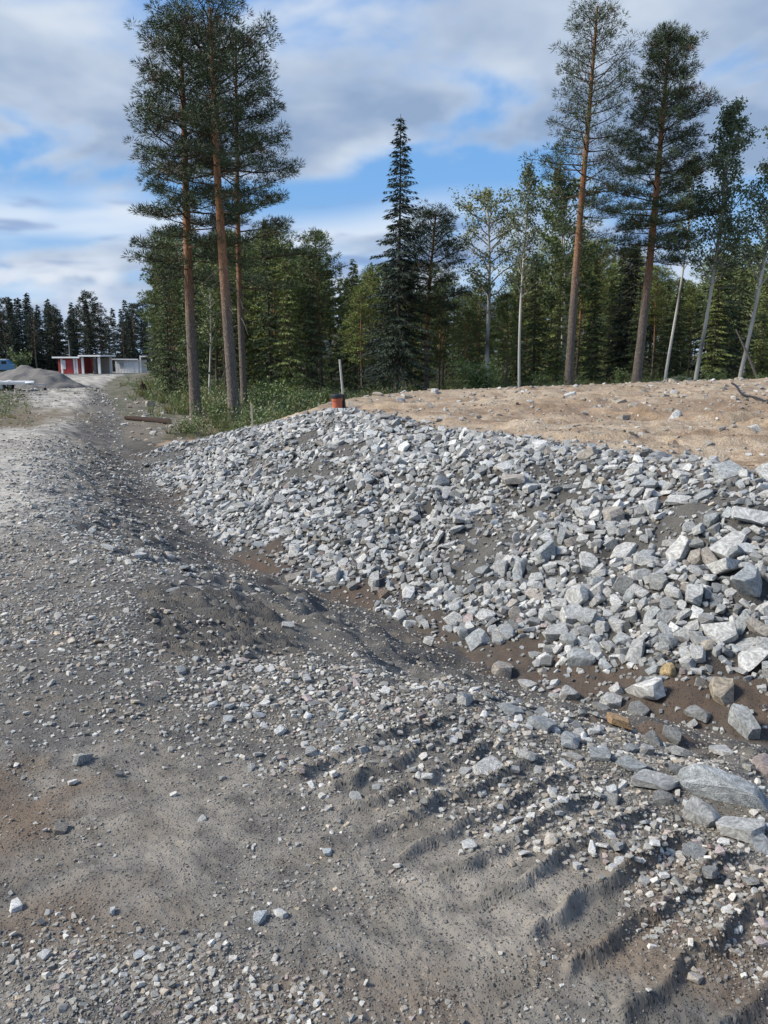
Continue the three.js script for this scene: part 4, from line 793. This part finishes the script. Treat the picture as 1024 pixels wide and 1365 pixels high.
// ------------------------------------------------------------------ the yard at the end of the road
{ // heap of crushed gravel
  const d = 50, x = sideAt(34, d), y = heightAt(x, d), g = new THREE.PlaneGeometry(11, 11, 90, 90).rotateX(-Math.PI / 2), p = g.attributes.position, c = [];
  for (let i = 0; i < p.count; i++) { const px = p.getX(i), pz = p.getZ(i), q = Math.hypot(px * 0.8, pz) + 0.25 * noise2(px * 0.7, pz * 0.7), h = 1.55 * clamp(1 - q / 3.1, 0, 1); p.setY(i, h <= 0 && Math.hypot(px - 2.2, pz - 0.6) > 1.5 ? -0.6 : Math.min(h, 1.42 + 0.05 * h) + 0.05 * fbm(px * 1.6, pz * 1.6, 3) * smooth(0, 0.3, h) + 0.35 * clamp(1 - Math.hypot(px - 2.2, pz - 0.6) / 1.6) - 0.08); const v = 0.2 * (1 + 0.25 * fbm(px * 3, pz * 3, 3)); c.push(v * 1.25, v * 1.2, v * 1.15); }
  g.setAttribute('color', new THREE.Float32BufferAttribute(c, 3)); g.computeVertexNormals();
  const uv = g.attributes.uv; for (let i = 0; i < uv.count; i++) uv.setXY(i, p.getX(i) * 0.3, p.getZ(i) * 0.3);
  const m = tag(mesh(numbered('gravel_heap'), g, gravelMaterial, scene), 'cone-shaped heap of grey crushed gravel beside the road', 'heap'); m.position.set(x, y, -d);
}
const white = plain(0.82, 0.82, 0.80, 0.6), red = plain(0.33, 0.035, 0.03, 0.7), darkRoof = plain(0.05, 0.05, 0.052, 0.8), glass = new THREE.MeshStandardMaterial({ color: 0x1a2024, roughness: 0.08, metalness: 0 }), rubber = plain(0.02, 0.02, 0.02, 0.8), steel = plain(0.45, 0.46, 0.47, 0.4, { metalness: 0.7 });
{ // red and white carport with store room
  const d = 108, x = sideAt(76, d), y = heightAt(x, d) + 0.02, t = thing('carport', 'red and white carport with open bay at the end of the road', 'carport', [x, y, -d], -0.18);
  // store room: boards stand upright, each its own piece
  const boards = new THREE.Group(); boards.name = 'store_room'; t.add(boards);
  mesh('wall', box(3.4, 2.05, 3.0, 1.7, 1.03, -1.6), red, boards);
  for (let k = 0; k < 9; k++) mesh('board', box(0.3, 2.0, 0.05, 0.2 + k * 0.375, 1.02, -0.07, 0.01), k === 1 || k >= 6 && k < 8 ? white : red, boards);
  const door = mesh('door', box(0.85, 1.85, 0.06, 1.85, 0.94, -0.03, 0.01), plain(0.36, 0.03, 0.04, 0.5), boards); mesh('handle', box(0.03, 0.12, 0.05, 2.2, 0.95, 0.03), steel, door);
  const win = mesh('window', box(0.62, 1.2, 0.05, 0.85, 1.2, -0.03, 0.01), white, boards); mesh('pane', box(0.46, 1.0, 0.02, 0.85, 1.2, 0.006), plain(0.62, 0.64, 0.66, 0.3), win);
  for (const [px, pz] of [[3.75, 0.0], [6.2, 0.0], [3.75, -3.0], [6.2, -3.0]]) mesh('post', box(0.34, 2.2, 0.16, px, 1.1, pz), px > 6 || pz < 0 ? white : white, t);
  mesh('back_wall', box(2.6, 2.0, 0.08, 4.95, 1.0, -3.05), plain(0.36, 0.32, 0.27, 0.9), t);
  const roof = mesh('roof', box(4.0, 0.12, 4.0, 1.6, 2.22, -1.5), darkRoof, t); mesh('fascia', box(4.1, 0.2, 0.05, 1.6, 2.18, 0.53), white, roof); mesh('fascia', box(0.05, 0.2, 4.0, -0.43, 2.18, -1.5), white, roof);
  const roof2 = mesh('roof', box(3.2, 0.12, 4.0, 5.1, 2.42, -1.5), darkRoof, t); mesh('fascia', box(3.3, 0.2, 0.05, 5.1, 2.4, 0.53), white, roof2); mesh('fascia', box(0.05, 0.2, 4.0, 6.73, 2.4, -1.5), white, roof2);
}
{ // white shed
  const d = 112, x = sideAt(153, d), t = thing('shed', 'small white shed with window and open lean-to by the forest', 'shed', [x, heightAt(x, d) + 0.02, -d], -0.1);
  mesh('wall', box(3.4, 1.85, 3, 1.7, 0.93, -1.5), white, t);
  for (let k = 0; k < 8; k++) mesh('board', box(0.36, 1.8, 0.04, 0.24 + k * 0.42, 0.92, 0.015, 0.008), white, t);
  const w = mesh('window', box(0.7, 0.8, 0.05, 0.95, 1.15, 0.05), plain(0.6, 0.6, 0.6, 0.6), t); mesh('pane', box(0.54, 0.64, 0.03, 0.95, 1.15, 0.07), plain(0.4, 0.43, 0.46, 0.15), w);
  mesh('door', box(0.85, 1.6, 0.05, 2.35, 0.84, 0.05), plain(0.68, 0.69, 0.7, 0.5), t);
  const roof = mesh('roof', box(3.8, 0.1, 3.6, 1.6, 1.98, -1.4), darkRoof, t); roof.rotation.z = -0.01; mesh('fascia', box(3.85, 0.14, 0.05, 1.6, 1.94, 0.43), white, roof);
  for (const px of [3.75, 5.4]) mesh('post', box(0.16, 2.3, 0.16, px, 1.15, 0), white, t);
  mesh('beam', box(1.9, 0.2, 0.16, 4.6, 2.35, 0), white, t); mesh('canopy', box(1.9, 0.08, 3, 4.6, 2.5, -1.4), darkRoof, t);
}
{ // flat trailer
  const d = 44.5, x = sideAt(12, d), t = thing('trailer', 'low white flatbed trailer parked in front of the gravel heap', 'trailer', [x, heightAt(x, d), -d], 0.06);
  mesh('deck', box(2.6, 0.09, 1.4, -0.3, 0.42, 0, 0.02), white, t); mesh('side_board', box(2.6, 0.1, 0.04, -0.3, 0.5, 0.7), white, t); mesh('side_board', box(2.6, 0.1, 0.04, -0.3, 0.5, -0.7), white, t);
  mesh('drawbar', box(1.0, 0.06, 0.07, 1.45, 0.36, 0), steel, t); mesh('jockey_wheel', cylinder(0.09, 0.09, 0.05, 14).rotateX(Math.PI / 2).translate(1.85, 0.09, 0.06), rubber, t); mesh('jockey_post', box(0.04, 0.4, 0.04, 1.85, 0.3, 0), steel, t);
  for (const z of [-0.6, 0.6]) { const w = mesh('wheel', new THREE.TorusGeometry(0.18, 0.075, 10, 22).translate(-0.35, 0.255, z), rubber, t); mesh('rim', cylinder(0.13, 0.13, 0.09, 16).rotateX(Math.PI / 2).translate(-0.35, 0.255, z), steel, w); mesh('mudguard', new THREE.TorusGeometry(0.3, 0.025, 6, 14, Math.PI).translate(-0.35, 0.27, z), white, t); }
}
{ // blue van far off
  const d = 121, x = sideAt(3, d), t = thing('van', 'light blue van parked at the edge of the yard', 'van', [x, heightAt(x, d), -d], 0.15), blue = plain(0.12, 0.27, 0.42, 0.35);
  const s = new THREE.Shape([[-2.2, 0.32], [2.1, 0.32], [2.2, 0.8], [2.05, 1.0], [1.3, 1.12], [0.75, 1.75], [-2.1, 1.8], [-2.25, 1.6]].map((p) => new THREE.Vector2(...p)));
  mesh('body', new THREE.ExtrudeGeometry(s, { depth: 1.7, bevelEnabled: true, bevelSize: 0.06, bevelThickness: 0.06, bevelSegments: 2 }).translate(0, 0, -0.85), blue, t);
  mesh('roof', box(2.9, 0.08, 1.6, -0.7, 1.87, 0, 0.03), white, t);
  for (const [px, w] of [[-1.6, 0.8], [-0.6, 0.8], [0.4, 0.7]]) mesh('window', box(w, 0.45, 0.03, px, 1.4, 0.925, 0.01), glass, t);
  for (const px of [-1.4, 1.4]) for (const z of [-0.8, 0.8]) { const w = mesh('wheel', new THREE.TorusGeometry(0.24, 0.09, 8, 20).translate(px, 0.33, z), rubber, t); mesh('rim', cylinder(0.18, 0.18, 0.12, 14).rotateX(Math.PI / 2).translate(px, 0.33, z), steel, w); }
  for (const z of [-0.6, 0.6]) mesh('headlight', box(0.05, 0.16, 0.28, 2.24, 0.75, z, 0.02), plain(0.7, 0.7, 0.7, 0.2), t);
}
{ // street lamp
  const d = 112, x = sideAt(93, d), t = thing('street_lamp', 'thin street lamp rising behind the red and white carport', 'lamp', [x, heightAt(x, d), -d]);
  mesh('pole', cylinder(0.05, 0.09, 4.6, 10).translate(0, 2.3, 0), steel, t); mesh('arm', cylinder(0.03, 0.03, 0.7, 8).rotateZ(Math.PI / 2).translate(-0.3, 4.55, 0), steel, t); mesh('lamp_head', box(0.6, 0.14, 0.26, -0.75, 4.55, 0, 0.05), white, t);
}
// cottages glimpsed between the trunks
for (const [u, d, label, m] of [[417, 94, 'white cottage wall glimpsed between the trunks behind the roadside pines', white], [785, 60, 'reddish cottage glimpsed between the birches and the tall pine', plain(0.22, 0.08, 0.06, 0.8)]]) {
  const x = sideAt(u, d), t = thing('cottage', label, 'cottage', [x, heightAt(x, d), -d], 0.2);
  mesh('wall', box(4.2, 2.3, 3.2, 0, 1.15, 0), m, t);
  const s = new THREE.Shape([[-2.4, 0], [2.4, 0], [0, 1.1]].map((p) => new THREE.Vector2(...p))); mesh('roof', new THREE.ExtrudeGeometry(s, { depth: 3.6, bevelEnabled: false }).translate(0, 2.31, -1.8), darkRoof, t);
  for (const px of [-1, 1]) { const w = mesh('window', box(0.8, 0.9, 0.06, px, 1.3, 1.62), white, t); mesh('pane', box(0.62, 0.72, 0.04, px, 1.3, 1.645), glass, w); }
}
// pale boulders in the undergrowth
[[905, 34, 0.7, 'grey', 'broad grey boulder half hidden in the undergrowth between birch stems'], [265, 27.5, 0.22, 'pale', 'white stone in the grass at the foot of the pine by the road'], [196, 33, 0.3, 'warm', 'pale boulder on the verge near the broken stump']].forEach(([u, d, size, tone, label], i) => {
  const x = sideAt(u, d), m = tag(mesh(numbered('boulder'), BIG[i * 5], stoneMaterials[tone], scene), label, 'boulder'); m.position.set(x, heightAt(x, d) + size * 0.3, -d); m.scale.set(size, size, size); m.rotation.y = i;
});

shadows(scene);
let triangles = 0; const counted = new Set(); scene.traverse((o) => { if (o.isMesh && !counted.has(o.geometry)) { counted.add(o.geometry); triangles += (o.geometry.index ?? o.geometry.attributes.position).count / 3; } }); console.log('triangles', triangles);
renderer.render(scene, camera);
